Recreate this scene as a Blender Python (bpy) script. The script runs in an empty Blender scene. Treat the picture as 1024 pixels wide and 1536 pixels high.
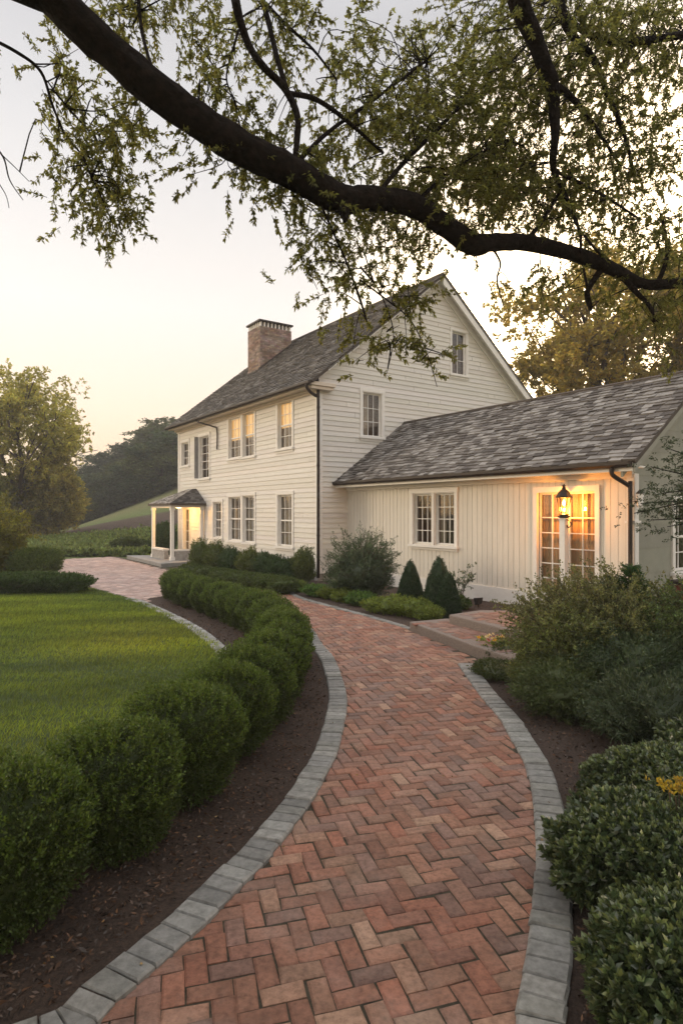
import bpy, math, random
import numpy as np
from mathutils import Vector, Matrix
from mathutils.geometry import tessellate_polygon

R = math.radians
rng = np.random.default_rng(7)
random.seed(7)
scene = bpy.context.scene
COL = scene.collection

H, F, CX, CY = 1.8, 930.0, 512.0, 768.0      # eye height, focal length in photo pixels


def at(px, py, d):
    return Vector(((px - CX) / F * d, d, H + (CY - py) / F * d))


def gp(px, py, z=0.0):
    d = (H - z) * F / (py - CY)
    return ((px - CX) / F * d, d)


# ------------------------------------------------------------------ materials
def nodes_of(name):
    m = bpy.data.materials.new(name)
    m.use_nodes = True
    nt = m.node_tree
    for n in list(nt.nodes):
        nt.nodes.remove(n)
    out = nt.nodes.new('ShaderNodeOutputMaterial')
    return m, nt, out


def N(nt, typ, **kw):
    n = nt.nodes.new(typ)
    for k, v in kw.items():
        if hasattr(n, k):
            setattr(n, k, v)
        else:
            n.inputs[k].default_value = v
    return n


def noise(nt, scale, detail=4, rough=0.55, vec=None, stretch=None):
    n = nt.nodes.new('ShaderNodeTexNoise')
    n.inputs['Scale'].default_value = scale
    n.inputs['Detail'].default_value = detail
    n.inputs['Roughness'].default_value = rough
    if vec is None:
        tc = nt.nodes.new('ShaderNodeTexCoord')
        vec = tc.outputs['Object']
    if stretch:
        mp = nt.nodes.new('ShaderNodeMapping')
        mp.inputs['Scale'].default_value = stretch
        nt.links.new(vec, mp.inputs['Vector'])
        vec = mp.outputs['Vector']
    nt.links.new(vec, n.inputs['Vector'])
    return n.outputs['Fac']


def ramp(nt, fac, stops):
    r = nt.nodes.new('ShaderNodeValToRGB')
    el = r.color_ramp.elements
    while len(el) < len(stops):
        el.new(0.5)
    for e, (p, c) in zip(el, stops):
        e.position = p
        e.color = (*c, 1) if len(c) == 3 else c
    nt.links.new(fac, r.inputs['Fac'])
    return r.outputs['Color']


def mixc(nt, a, b, fac, mode='MIX'):
    m = nt.nodes.new('ShaderNodeMix')
    m.data_type = 'RGBA'
    m.blend_type = mode
    for sock, v in ((m.inputs[0], fac), (m.inputs[6], a), (m.inputs[7], b)):
        if hasattr(v, 'is_linked') or hasattr(v, 'links'):
            nt.links.new(v, sock)
        elif isinstance(v, (int, float)):
            sock.default_value = v
        else:
            sock.default_value = (*v, 1)
    return m.outputs[2]


def solid(name, c1, c2=None, scale=6, rough=0.7, bump=0.0, bscale=40, tint=False, metal=0.0, spec=0.4,
          stretch=None, dirt=None, dscale=1.2, bdist=0.01):
    m, nt, out = nodes_of(name)
    p = nt.nodes.new('ShaderNodeBsdfPrincipled')
    nt.links.new(p.outputs[0], out.inputs[0])
    c2 = c2 or c1
    f = noise(nt, scale, 6, 0.6, stretch=stretch)
    col = ramp(nt, f, [(0.3, c1), (0.7, c2)])
    if dirt:
        f2 = noise(nt, dscale, 8, 0.65)
        d = ramp(nt, f2, [(0.45, (0, 0, 0)), (0.7, (1, 1, 1))])
        col = mixc(nt, col, dirt, d)
        # keep dirt partial
    if tint:
        a = nt.nodes.new('ShaderNodeAttribute')
        a.attribute_name = 'tint'
        col = mixc(nt, col, a.outputs['Color'], 1.0, 'MULTIPLY')
    nt.links.new(col, p.inputs['Base Color'])
    p.inputs['Roughness'].default_value = rough
    p.inputs['Metallic'].default_value = metal
    p.inputs['Specular IOR Level'].default_value = spec
    if bump:
        b = nt.nodes.new('ShaderNodeBump')
        b.inputs['Strength'].default_value = bump
        b.inputs['Distance'].default_value = bdist
        nt.links.new(noise(nt, bscale, 6, 0.65, stretch=stretch), b.inputs['Height'])
        nt.links.new(b.outputs[0], p.inputs['Normal'])
    return m


def leafmat(name, col, trans=0.35, tcol=None, rough=0.5, spec=0.35):
    m, nt, out = nodes_of(name)
    a = nt.nodes.new('ShaderNodeAttribute')
    a.attribute_name = 'tint'
    c = mixc(nt, col, a.outputs['Color'], 1.0, 'MULTIPLY')
    p = nt.nodes.new('ShaderNodeBsdfPrincipled')
    nt.links.new(c, p.inputs['Base Color'])
    p.inputs['Roughness'].default_value = rough
    p.inputs['Specular IOR Level'].default_value = spec
    t = nt.nodes.new('ShaderNodeBsdfTranslucent')
    tc = mixc(nt, tcol or tuple(min(1, x * 1.6) for x in col), a.outputs['Color'], 1.0, 'MULTIPLY')
    nt.links.new(tc, t.inputs['Color'])
    mx = nt.nodes.new('ShaderNodeMixShader')
    mx.inputs[0].default_value = trans
    nt.links.new(p.outputs[0], mx.inputs[1])
    nt.links.new(t.outputs[0], mx.inputs[2])
    nt.links.new(mx.outputs[0], out.inputs[0])
    return m


def emit(name, col, s):
    m, nt, out = nodes_of(name)
    e = nt.nodes.new('ShaderNodeEmission')
    e.inputs[0].default_value = (*col, 1)
    e.inputs[1].default_value = s
    nt.links.new(e.outputs[0], out.inputs[0])
    return m


def glassmat(name, base=0.22, tint=(1, 1, 1), wav=0.06):
    m, nt, out = nodes_of(name)
    tr = nt.nodes.new('ShaderNodeBsdfTransparent')
    tr.inputs[0].default_value = (*tint, 1)
    g = nt.nodes.new('ShaderNodeBsdfGlossy')
    g.inputs['Roughness'].default_value = 0.02
    b = nt.nodes.new('ShaderNodeBump')
    b.inputs['Strength'].default_value = wav
    b.inputs['Distance'].default_value = 0.02
    nt.links.new(noise(nt, 5, 2), b.inputs['Height'])
    nt.links.new(b.outputs[0], g.inputs['Normal'])
    fr = nt.nodes.new('ShaderNodeFresnel')
    ge = nt.nodes.new('ShaderNodeNewGeometry')      # same reflectance from either side of the thin pane
    io = nt.nodes.new('ShaderNodeMath'); io.operation = 'MULTIPLY_ADD'
    nt.links.new(ge.outputs['Backfacing'], io.inputs[0])
    io.inputs[1].default_value = 1 / 1.5 - 1.5; io.inputs[2].default_value = 1.5
    nt.links.new(io.outputs[0], fr.inputs[0])
    ma = nt.nodes.new('ShaderNodeMath')
    ma.operation = 'ADD'
    ma.use_clamp = True
    ma.inputs[1].default_value = base
    nt.links.new(fr.outputs[0], ma.inputs[0])
    mx = nt.nodes.new('ShaderNodeMixShader')
    nt.links.new(ma.outputs[0], mx.inputs[0])
    nt.links.new(tr.outputs[0], mx.inputs[1])
    nt.links.new(g.outputs[0], mx.inputs[2])
    nt.links.new(mx.outputs[0], out.inputs[0])
    return m


M = {}
M['siding'] = solid('painted clapboard', (.66, .635, .59), (.73, .705, .66), 3, 0.55, 0.25, 30, stretch=(1, 1, 6), tint=True, bdist=.004)
M['boards'] = solid('painted boards', (.66, .62, .54), (.73, .69, .61), 3, 0.55, 0.25, 30, stretch=(6, 6, .6), tint=True, bdist=.004)
M['trim'] = solid('painted trim', (.74, .715, .67), (.80, .78, .735), 8, 0.5, 0.1, 60, bdist=.003)
M['endwall'] = solid('end wall with painted shade', (.24, .245, .20), (.30, .30, .25), 3, 0.6, 0.2, 40, tint=True, bdist=.004)  # pale wall paint darkened and greened to hold the end's shade in colour
M['soffit'] = solid('painted soffit', (.60, .52, .42), (.66, .58, .48), 5, 0.6)
M['slate'] = solid('old wooden shingle', (.66, .63, .60), (1.02, 1.0, .97), 5, 0.85, 0.5, 60, tint=True, stretch=(1, 1, 1), bdist=.006)
M['deck'] = solid('roof edge', (.06, .045, .035), (.09, .07, .055), 8, 0.7)
M['gutter'] = solid('brown painted metal', (.022, .014, .010), (.035, .023, .017), 12, 0.5, spec=.3)
M['chimbrick'] = None
M['glass'] = glassmat('window glass', .04)
M['room'] = solid('dim room plaster', (.16, .11, .075), (.22, .15, .10), 3, 0.9)
M['glow_blind'] = solid('window glow blind', (.70, .46, .17), (.90, .68, .34), 9, 0.9, 0.3, 20, stretch=(6, 6, .5))  # golden blind added to carry the warm glow of the upper panes
_m = M['glow_blind'].node_tree.nodes
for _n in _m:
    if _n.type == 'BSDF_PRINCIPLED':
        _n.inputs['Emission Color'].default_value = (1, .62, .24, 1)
        _n.inputs['Emission Strength'].default_value = .38  # glows by itself to brighten the panes, no lamp behind
M['curtain'] = solid('linen curtain', (.26, .21, .15), (.38, .32, .24), 14, 0.9, 0.3, 20, stretch=(6, 6, .4))
M['tan_curtain'] = solid('tan curtain', (.34, .23, .13), (.42, .30, .18), 14, 0.9, 0.3, 20, stretch=(6, 6, .4))
M['brick'] = solid('clay paver', (.72, .70, .68), (1.0, 1.0, 1.0), 22, 0.72, 0.7, 120, tint=True, spec=.35, bdist=.006)
M['joint'] = solid('jointing sand', (.024, .020, .013), (.075, .062, .040), 30, 0.95, .5, 200)
M['stone'] = solid('grey cobble', (.55, .55, .54), (1.1, 1.1, 1.1), 26, 0.62, 0.7, 90, tint=True, spec=.45, bdist=.005)
M['granite'] = solid('reddish stone', (.13, .10, .085), (.27, .225, .19), 60, 0.8, .9, 70, bdist=.012)
M['slab'] = solid('bluestone slab', (.20, .20, .20), (.30, .29, .28), 6, 0.55, .2, 40)
M['mulch'] = solid('bark mulch', (.030, .020, .015), (.085, .055, .040), 55, 0.95, 1.0, 70, bdist=.02)
M['chip'] = solid('bark chips', (.7, .7, .7), (1, 1, 1), 30, 0.9, tint=True, spec=.2)
M['soil'] = solid('lawn soil', (.03, .045, .012), (.06, .085, .02), 8, 0.95, .6, 60)
M['grass'] = leafmat('lawn blades', (.115, .16, .03), .35, (.20, .26, .04), .6, .2)
M['boxwood'] = leafmat('boxwood leaf', (.050, .072, .016), .25, (.09, .125, .02), .5, .3)
M['yew'] = leafmat('yew needles', (.022, .05, .016), .15, (.04, .08, .02), .55, .3)
M['lime'] = leafmat('lime shrub leaf', (.15, .21, .03), .35, (.25, .32, .04), .5, .3)
M['olive'] = leafmat('olive shrub leaf', (.12, .13, .048), .4, (.24, .24, .07), .45, .4)
M['greyleaf'] = leafmat('grey green leaf', (.07, .09, .055), .25, (.10, .13, .06), .45, .4)
M['glossy'] = leafmat('glossy evergreen leaf', (.062, .085, .038), .2, (.10, .14, .04), .28, .7)
M['blue'] = leafmat('blue green needle', (.045, .062, .030), .15, (.05, .07, .03), .5, .3)
M['oak'] = leafmat('oak leaf', (.078, .086, .026), .58, (.30, .29, .065), .5, .3)
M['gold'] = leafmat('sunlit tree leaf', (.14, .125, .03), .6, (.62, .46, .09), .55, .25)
M['midtree'] = leafmat('green tree leaf', (.18, .19, .05), .5, (.50, .46, .11), .55, .25)
M['wood'] = leafmat('woodland leaf', (.062, .082, .034), .25, (.07, .09, .03), .6, .2)
M['yellow'] = leafmat('yellowing leaf', (.34, .24, .03), .45, (.55, .38, .04), .5, .3)
M['crop'] = leafmat('field crop leaf', (.13, .17, .05), .3, (.20, .25, .06), .6, .2)
M['petal'] = leafmat('flower petal', (.9, .85, .7), .4, (.9, .8, .5), .6, .2)
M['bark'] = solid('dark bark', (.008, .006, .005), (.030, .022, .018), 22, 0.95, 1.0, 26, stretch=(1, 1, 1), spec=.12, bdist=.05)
M['barkg'] = solid('brown bark', (.05, .038, .028), (.11, .085, .06), 10, 0.92, 1.0, 25, spec=.2, bdist=.02)
M['twig'] = solid('twig', (.05, .035, .022), (.09, .065, .04), 10, 0.85)
M['black'] = solid('black iron', (.015, .013, .012), (.03, .025, .02), 20, 0.45, spec=.5)
M['red'] = solid('dark red paint', (.16, .035, .022), (.22, .05, .03), 8, 0.55, .2, 40)
M['lampglass'] = glassmat('lantern glass', .03, (1, .93, .8), .0)
M['bulb'] = emit('lamp bulb', (1, .52, .16), 26)
M['frost'] = solid('frosted lantern glass', (.75, .73, .7), (.85, .83, .8), 10, .3)
M['fieldstone'] = solid('fieldstone', (.25, .23, .21), (.45, .42, .38), 9, .85, .8, 20, bdist=.03)


def brick_material():
    m, nt, out = nodes_of('worn clay paver')
    p = nt.nodes.new('ShaderNodeBsdfPrincipled')
    nt.links.new(p.outputs[0], out.inputs[0])
    a = nt.nodes.new('ShaderNodeAttribute'); a.attribute_name = 'tint'
    fine = ramp(nt, noise(nt, 38, 8, .7), [(.28, (.50, .47, .45)), (.5, (.96, .94, .92)), (.72, (1.28, 1.28, 1.28))])
    c = mixc(nt, a.outputs['Color'], fine, 1.0, 'MULTIPLY')
    soot = ramp(nt, noise(nt, 7.0, 8, .75), [(.42, (1, 1, 1)), (.68, (.62, .62, .60))])
    c = mixc(nt, c, soot, 1.0, 'MULTIPLY')
    dust = ramp(nt, noise(nt, 1.3, 8, .72), [(.48, (0, 0, 0)), (.78, (.34, .34, .34))])
    c = mixc(nt, c, (.43, .36, .31), dust)
    moss = ramp(nt, noise(nt, 4.5, 8, .75), [(.62, (0, 0, 0)), (.74, (.5, .5, .5))])
    c = mixc(nt, c, (.13, .12, .06), moss)
    nt.links.new(c, p.inputs['Base Color'])
    p.inputs['Roughness'].default_value = .62
    p.inputs['Specular IOR Level'].default_value = .4
    b = nt.nodes.new('ShaderNodeBump'); b.inputs['Strength'].default_value = .9; b.inputs['Distance'].default_value = .007
    nt.links.new(noise(nt, 55, 8, .7), b.inputs['Height'])
    nt.links.new(b.outputs[0], p.inputs['Normal'])
    return m


M['brick'] = brick_material()


def chimney_material():
    m, nt, out = nodes_of('old chimney brick')
    p = nt.nodes.new('ShaderNodeBsdfPrincipled')
    nt.links.new(p.outputs[0], out.inputs[0])
    a = nt.nodes.new('ShaderNodeAttribute')
    a.attribute_name = 'tint'
    f = noise(nt, 3.0, 8, .7)
    wash = ramp(nt, f, [(0.40, (0, 0, 0)), (0.62, (1, 1, 1))])
    c = mixc(nt, (.27, .175, .135), (.36, .30, .26), wash)
    c = mixc(nt, c, a.outputs['Color'], 1.0, 'MULTIPLY')
    nt.links.new(c, p.inputs['Base Color'])
    p.inputs['Roughness'].default_value = .9
    b = nt.nodes.new('ShaderNodeBump')
    b.inputs['Strength'].default_value = .8
    b.inputs['Distance'].default_value = .01
    nt.links.new(noise(nt, 50, 5), b.inputs['Height'])
    nt.links.new(b.outputs[0], p.inputs['Normal'])
    return m


M['chimbrick'] = chimney_material()


# ------------------------------------------------------------------ mesh builders
def tag(o, label=None, cat=None, group=None, kind=None):
    if label: o['label'] = label
    if cat: o['category'] = cat
    if group: o['group'] = group
    if kind: o['kind'] = kind
    return o


def empty(name, loc=(0, 0, 0), rz=0, parent=None):
    o = bpy.data.objects.new(name, None)
    o.empty_display_size = .2
    o.location = loc
    o.rotation_euler = (0, 0, rz)
    COL.objects.link(o)
    if parent: o.parent = parent
    return o


class MB:
    def __init__(self):
        self.v, self.f, self.c = [], [], []

    def poly(self, pts, col=(1, 1, 1)):
        n = len(self.v)
        self.v.extend([tuple(p) for p in pts])
        self.f.append(tuple(range(n, n + len(pts))))
        self.c.append(col)

    def mesh(self, vs, fs, col=(1, 1, 1)):
        n = len(self.v)
        self.v.extend([tuple(p) for p in vs])
        for f in fs:
            self.f.append(tuple(i + n for i in f))
            self.c.append(col)

    def hexa(self, p, col=(1, 1, 1)):
        """p: 4 bottom + 4 top points"""
        self.mesh(p, [(3, 2, 1, 0), (4, 5, 6, 7), (0, 1, 5, 4), (1, 2, 6, 5), (2, 3, 7, 6), (3, 0, 4, 7)], col)

    def box(self, x0, x1, y0, y1, z0, z1, col=(1, 1, 1)):
        self.hexa([(x0, y0, z0), (x1, y0, z0), (x1, y1, z0), (x0, y1, z0),
                   (x0, y0, z1), (x1, y0, z1), (x1, y1, z1), (x0, y1, z1)], col)

    def prism(self, pts, z0, z1, col=(1, 1, 1)):
        n = len(pts)
        vs = [(p[0], p[1], z0) for p in pts] + [(p[0], p[1], z1) for p in pts]
        fs = [tuple(range(n, 2 * n)), tuple(range(n - 1, -1, -1))]
        for i in range(n):
            j = (i + 1) % n
            fs.append((i, j, n + j, n + i))
        self.mesh(vs, fs, col)

    def tube(self, pts, rad, sides=8, col=(1, 1, 1), cap=True, rough=0):
        pts = [Vector(p) for p in pts]
        n = len(pts)
        if not hasattr(rad, '__len__'):
            rad = [rad] * n
        base = len(self.v)
        ref = Vector((0.31, 0.2, 0.93))
        prev = None
        for i, p in enumerate(pts):
            d = (pts[min(i + 1, n - 1)] - pts[max(i - 1, 0)])
            if d.length < 1e-9: d = Vector((0, 0, 1))
            d.normalize()
            if prev is None:
                a = d.cross(ref)
                if a.length < .05: a = d.cross(Vector((1, 0, 0)))
            else:
                a = prev - d * prev.dot(d)
            a.normalize()
            prev = a
            b = d.cross(a)
            for k in range(sides):
                t = 2 * math.pi * k / sides
                rr = rad[i] * (1 + rough * (math.sin(k * 2.9 + i * .55) * .6 + random.gauss(0, .6)) if rough else 1)
                self.v.append(tuple(p + (a * math.cos(t) + b * math.sin(t)) * rr))
        for i in range(n - 1):
            for k in range(sides):
                k2 = (k + 1) % sides
                self.f.append((base + i * sides + k, base + i * sides + k2, base + (i + 1) * sides + k2, base + (i + 1) * sides + k))
                self.c.append(col)
        if cap:
            self.f.append(tuple(base + k for k in range(sides - 1, -1, -1)))
            self.c.append(col)
            self.f.append(tuple(base + (n - 1) * sides + k for k in range(sides)))
            self.c.append(col)

    def lathe(self, prof, cx=0, cy=0, sides=16, col=(1, 1, 1), sx=1, sy=1):
        base = len(self.v)
        for r, z in prof:
            for k in range(sides):
                t = 2 * math.pi * k / sides
                self.v.append((cx + r * sx * math.cos(t), cy + r * sy * math.sin(t), z))
        for i in range(len(prof) - 1):
            for k in range(sides):
                k2 = (k + 1) % sides
                self.f.append((base + i * sides + k, base + i * sides + k2, base + (i + 1) * sides + k2, base + (i + 1) * sides + k))
                self.c.append(col)

    def build(self, name, mat, parent=None, smooth=False, bevel=0):
        me = bpy.data.meshes.new(name)
        me.from_pydata(self.v, [], self.f)
        at_ = me.color_attributes.new('tint', 'FLOAT_COLOR', 'CORNER')
        cols = np.ones((len(me.loops), 4), dtype=np.float32)
        k = 0
        for f, c in zip(self.f, self.c):
            cols[k:k + len(f), :3] = c
            k += len(f)
        at_.data.foreach_set('color', cols.ravel())
        me.materials.append(mat)
        if smooth:
            me.polygons.foreach_set('use_smooth', [True] * len(me.polygons))
        me.update()
        o = bpy.data.objects.new(name, me)
        COL.objects.link(o)
        if parent: o.parent = parent
        if bevel:
            b = o.modifiers.new('bevel', 'BEVEL')
            b.width = bevel
            b.segments = 2
            b.limit_method = 'ANGLE'
        return o


def smooth_path(pts, n=6):
    """Catmull-Rom through tuples of any dimension"""
    P = [np.array(p, float) for p in pts]
    out = []
    for i in range(len(P) - 1):
        p0 = P[max(i - 1, 0)]; p1 = P[i]; p2 = P[i + 1]; p3 = P[min(i + 2, len(P) - 1)]
        for k in range(n):
            t = k / n
            out.append(.5 * ((2 * p1) + (-p0 + p2) * t + (2 * p0 - 5 * p1 + 4 * p2 - p3) * t * t + (-p0 + 3 * p1 - 3 * p2 + p3) * t ** 3))
    out.append(P[-1])
    return out


def norm(a):
    return a / np.maximum(np.linalg.norm(a, axis=1, keepdims=True), 1e-9)


class Leaves:
    """many leaf quads gathered into one mesh"""
    def __init__(self):
        self.V, self.C = [], []
        self.XV, self.XQ, self.XC = [], [], []
        self.nx = 0

    def add(self, pos, d, L, W, tint=(1, 1, 1), var=.25, droop=0.0, fold=.18, hue=.12):
        n = len(pos)
        if n == 0: return
        d = norm(d)
        side = norm(np.cross(d, rng.normal(size=(n, 3))))
        nor = np.cross(side, d)
        L = (np.asarray(L) * rng.uniform(.7, 1.25, n))[:, None]
        W = (np.asarray(W) * rng.uniform(.75, 1.2, n))[:, None]
        mid = pos + d * L * .5
        up = nor * W * fold
        tip = pos + d * L
        tip[:, 2] -= (droop * L[:, 0])
        v = np.stack([pos, mid + side * W * .5 + up, tip, mid - side * W * .5 + up], 1)
        self.V.append(v.reshape(-1, 3))
        b = rng.uniform(1 - var, 1 + var, (n, 1))
        h = rng.uniform(-hue, hue, (n, 1))
        c = np.array(tint)[None, :] * b * np.concatenate([1 + h, np.ones((n, 1)), 1 - h], 1)
        c = np.concatenate([c, np.ones((n, 1))], 1)
        self.C.append(np.repeat(c, 4, 0))

    def tufts(self, P, D, k, tl, L, W, spread=.7, tint=(1, 1, 1), var=.25, tvar=.2, droop=0.0, hue=.12):
        m = len(P)
        if m == 0: return
        D = norm(D)
        u = rng.uniform(0, 1, (m, k, 1))
        pos = P[:, None, :] + D[:, None, :] * tl * u + rng.normal(size=(m, k, 3)) * tl * .08
        dd = D[:, None, :] * (1.0) + rng.normal(size=(m, k, 3)) * spread
        tv = rng.uniform(1 - tvar, 1 + tvar, (m, 1, 1))
        s0 = sum(len(x) for x in self.V)
        self.add(pos.reshape(-1, 3), dd.reshape(-1, 3), np.full(m * k, L), np.full(m * k, W), tint, var, droop, hue=hue)
        self.C[-1][:, :3] *= np.repeat(np.repeat(tv.reshape(-1), k), 4)[:, None]

    def extra(self, v, q, col=(1, 1, 1)):
        self.XV.append(np.asarray(v, float)); self.XQ.append(np.asarray(q) + self.nx)
        self.nx += len(v)
        self.XC.append(np.tile(np.array([*col, 1.0]), (len(v), 1)))

    def build(self, name, mat, parent=None):
        V = np.concatenate(self.V) if self.V else np.zeros((0, 3))
        nl = len(V)
        C = np.concatenate(self.C) if self.C else np.zeros((0, 4))
        Q = np.arange(nl).reshape(-1, 4)
        if self.XV:
            V = np.concatenate([V] + self.XV)
            C = np.concatenate([C] + self.XC)
            Q = np.concatenate([Q] + [q + nl for q in self.XQ])
        me = bpy.data.meshes.new(name)
        me.vertices.add(len(V)); me.vertices.foreach_set('co', V.astype(np.float32).ravel())
        me.loops.add(Q.size); me.loops.foreach_set('vertex_index', Q.astype(np.int32).ravel())
        me.polygons.add(len(Q))
        me.polygons.foreach_set('loop_start', np.arange(0, Q.size, 4, dtype=np.int32))
        me.update(calc_edges=True)
        a = me.color_attributes.new('tint', 'FLOAT_COLOR', 'POINT')
        a.data.foreach_set('color', C.astype(np.float32).ravel())
        me.materials.append(mat)
        o = bpy.data.objects.new(name, me)
        COL.objects.link(o)
        if parent: o.parent = parent
        return o


def cube_sphere(n=10):
    vs, qs = [], []
    for ax in range(3):
        for s in (-1, 1):
            b = len(vs)
            for i in range(n + 1):
                for j in range(n + 1):
                    a = math.tan((i / n - .5) * math.pi / 2); c = math.tan((j / n - .5) * math.pi / 2)
                    p = [0, 0, 0]; p[ax] = s; p[(ax + 1) % 3] = a; p[(ax + 2) % 3] = c
                    vs.append(p)
            for i in range(n):
                for j in range(n):
                    qs.append((b + i * (n + 1) + j, b + (i + 1) * (n + 1) + j, b + (i + 1) * (n + 1) + j + 1, b + i * (n + 1) + j + 1))
    v = norm(np.array(vs, float))
    return v, np.array(qs)


def lump(d, seed, amp, freq=3.0):
    r = np.random.default_rng(seed)
    s = np.zeros(len(d))
    for i in range(7):
        k = r.normal(size=3) * freq * (1 + .35 * i)
        s += np.sin(d @ k + r.uniform(0, 6.28)) / (1 + .35 * i)
    return 1 + amp * s / 2.2


def blob_pts(d, rx, ry, h, n=3.0, amp=.08, seed=1, base=0.0, freq=3.0):
    r = 1.0 / (np.abs(d[:, 0]) ** n + np.abs(d[:, 1]) ** n + np.abs(d[:, 2]) ** n) ** (1 / n)
    p = d * (r * lump(d, seed, amp, freq))[:, None]
    return np.stack([p[:, 0] * rx, p[:, 1] * ry, (p[:, 2] + 1) * h / 2 + base], 1)


def rand_dirs(n):
    return norm(rng.normal(size=(n, 3)))


def blob_leaves(lv, rx, ry, h, count, k, tl, L, W, n=3.0, amp=.08, seed=1, base=0.0, center=(0, 0, 0),
                spread=.7, up=.5, tint=(1, 1, 1), core=.84, depth=.12, freq=3.0, tvar=.2, zmin=.02, droop=0.0, var=.25):
    d = rand_dirs(count)
    d = norm(np.array(d))
    p = blob_pts(d, rx, ry, h, n, amp, seed, base, freq)
    c0 = np.array([0, 0, base + h / 2])
    s = 1 - depth * rng.random(count) ** 1.2
    q = c0 + (p - c0) * s[:, None]
    keep = q[:, 2] > zmin
    q, d2 = q[keep], d[keep]
    D = d2 * np.array([1, 1, .7]) + np.array([0, 0, up])
    # back the tuft off so that its tips reach the outline
    lv.tufts(q - norm(D) * tl * .7 + np.array(center), D, k, tl, L, W, spread, tint, var, tvar, droop)
    if core:
        v, qd = cube_sphere(9)
        pv = blob_pts(v, rx, ry, h, n, amp, seed, base, freq)
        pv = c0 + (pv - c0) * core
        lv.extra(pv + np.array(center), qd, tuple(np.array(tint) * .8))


# ------------------------------------------------------------------ regions on the ground
def inside(poly, X, Y):
    poly = np.array(poly); n = len(poly)
    r = np.zeros(X.shape, bool)
    j = n - 1
    for i in range(n):
        xi, yi = poly[i]; xj, yj = poly[j]
        c = ((yi > Y) != (yj > Y)) & (X < (xj - xi) * (Y - yi) / (yj - yi + 1e-12) + xi)
        r ^= c
        j = i
    return r


def seg_dist(poly, X, Y):
    """distance to an open polyline"""
    best = np.full(X.shape, 1e9)
    for a, b in zip(poly[:-1], poly[1:]):
        ax, ay = a[0], a[1]; bx, by = b[0] - ax, b[1] - ay
        t = np.clip(((X - ax) * bx + (Y - ay) * by) / (bx * bx + by * by + 1e-12), 0, 1)
        best = np.minimum(best, np.hypot(X - ax - t * bx, Y - ay - t * by))
    return best


def fbm(X, Y, seed, f0=1.0, octs=4):
    r = np.random.default_rng(seed)
    s = np.zeros_like(X, dtype=float)
    for o in range(octs):
        for i in range(3):
            a = r.uniform(0, 6.28); f = f0 * 2 ** o * r.uniform(.7, 1.4)
            s += np.sin((X * math.cos(a) + Y * math.sin(a)) * f + r.uniform(0, 6.28)) / 2 ** o
    return s / 3


def sheet(name, poly, z, mat, res=None, disp=0.0, seed=1, holes=None):
    if res is None:
        tri = tessellate_polygon([[Vector((p[0], p[1], 0)) for p in poly]])
        mb = MB()
        mb.mesh([(p[0], p[1], z) for p in poly], [tuple(reversed(t)) for t in tri])
        o = mb.build(name, mat)
    else:
        P = np.array(poly)
        x0, y0 = P.min(0); x1, y1 = P.max(0)
        nx, ny = int((x1 - x0) / res) + 2, int((y1 - y0) / res) + 2
        X, Y = np.meshgrid(x0 + np.arange(nx) * res, y0 + np.arange(ny) * res, indexing='ij')
        Z = z + disp * fbm(X, Y, seed, 3.0, 5)
        I = inside(poly, X, Y)
        cell = I[:-1, :-1] | I[1:, :-1] | I[:-1, 1:] | I[1:, 1:]
        idx = np.arange(nx * ny).reshape(nx, ny)
        ii, jj = np.nonzero(cell)
        q = np.stack([idx[ii, jj], idx[ii + 1, jj], idx[ii + 1, jj + 1], idx[ii, jj + 1]], 1)
        used, inv = np.unique(q, return_inverse=True)
        V = np.stack([X.ravel(), Y.ravel(), Z.ravel()], 1)[used]
        lv = Leaves()
        lv.extra(V, inv.reshape(-1, 4))
        o = lv.build(name, mat)
        o.data.polygons.foreach_set('use_smooth', [True] * len(o.data.polygons))
    # normals up
    return o


# left edging line (brick side / mulch side) and right edging line in the ground plane
L_in = [gp(*p) for p in [(120, 1565), (150, 1535), (178, 1505), (212, 1477), (242, 1450), (272, 1422), (305, 1395), (325, 1372), (350, 1347),
                         (370, 1325), (400, 1295), (430, 1257), (450, 1230), (470, 1202), (490, 1165), (507, 1130), (516, 1095),
                         (521, 1062), (520, 1040), (511, 1009), (500, 986), (483, 966)]]
L_in = [(-1.25, 1.9)] + L_in[0:] + [(-.40, 9.3), (-.62, 10.1), (-1.1, 11.2), (-1.75, 12.3), (-2.4, 13.3), (-2.95, 14.2)]
R_in = [gp(*p) for p in [(686, 997), (700, 1018), (724, 1051), (747, 1078), (764, 1109), (781, 1139), (791, 1169), (797, 1203),
                         (800, 1240), (801, 1270), (800, 1304), (796, 1347), (790, 1412), (781, 1463), (768, 1536)]]
R_in = R_in + [(.57, 1.95), (.50, 1.6)]
far_edge = [gp(*p) for p in [(612, 944), (553, 926), (500, 912), (447, 897), (420, 884)]] + [(-2.3, 15.5), (-3.0, 16.5), (-4.2, 18.2), (-5.0, 19.3)]


def resample(pts, step):
    P = np.array(smooth_path(pts, 8))
    d = np.r_[0, np.cumsum(np.linalg.norm(np.diff(P, axis=0), axis=1))]
    n = max(2, int(round(d[-1] / step)) + 1)
    s = np.linspace(0, d[-1], n)
    return np.stack([np.interp(s, d, P[:, i]) for i in range(P.shape[1])], 1)


def offset(P, w):
    """offset to the left of travel"""
    T = np.gradient(P, axis=0)
    T = T / np.linalg.norm(T, axis=1, keepdims=True)
    return P + np.stack([-T[:, 1], T[:, 0]], 1) * w


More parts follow.
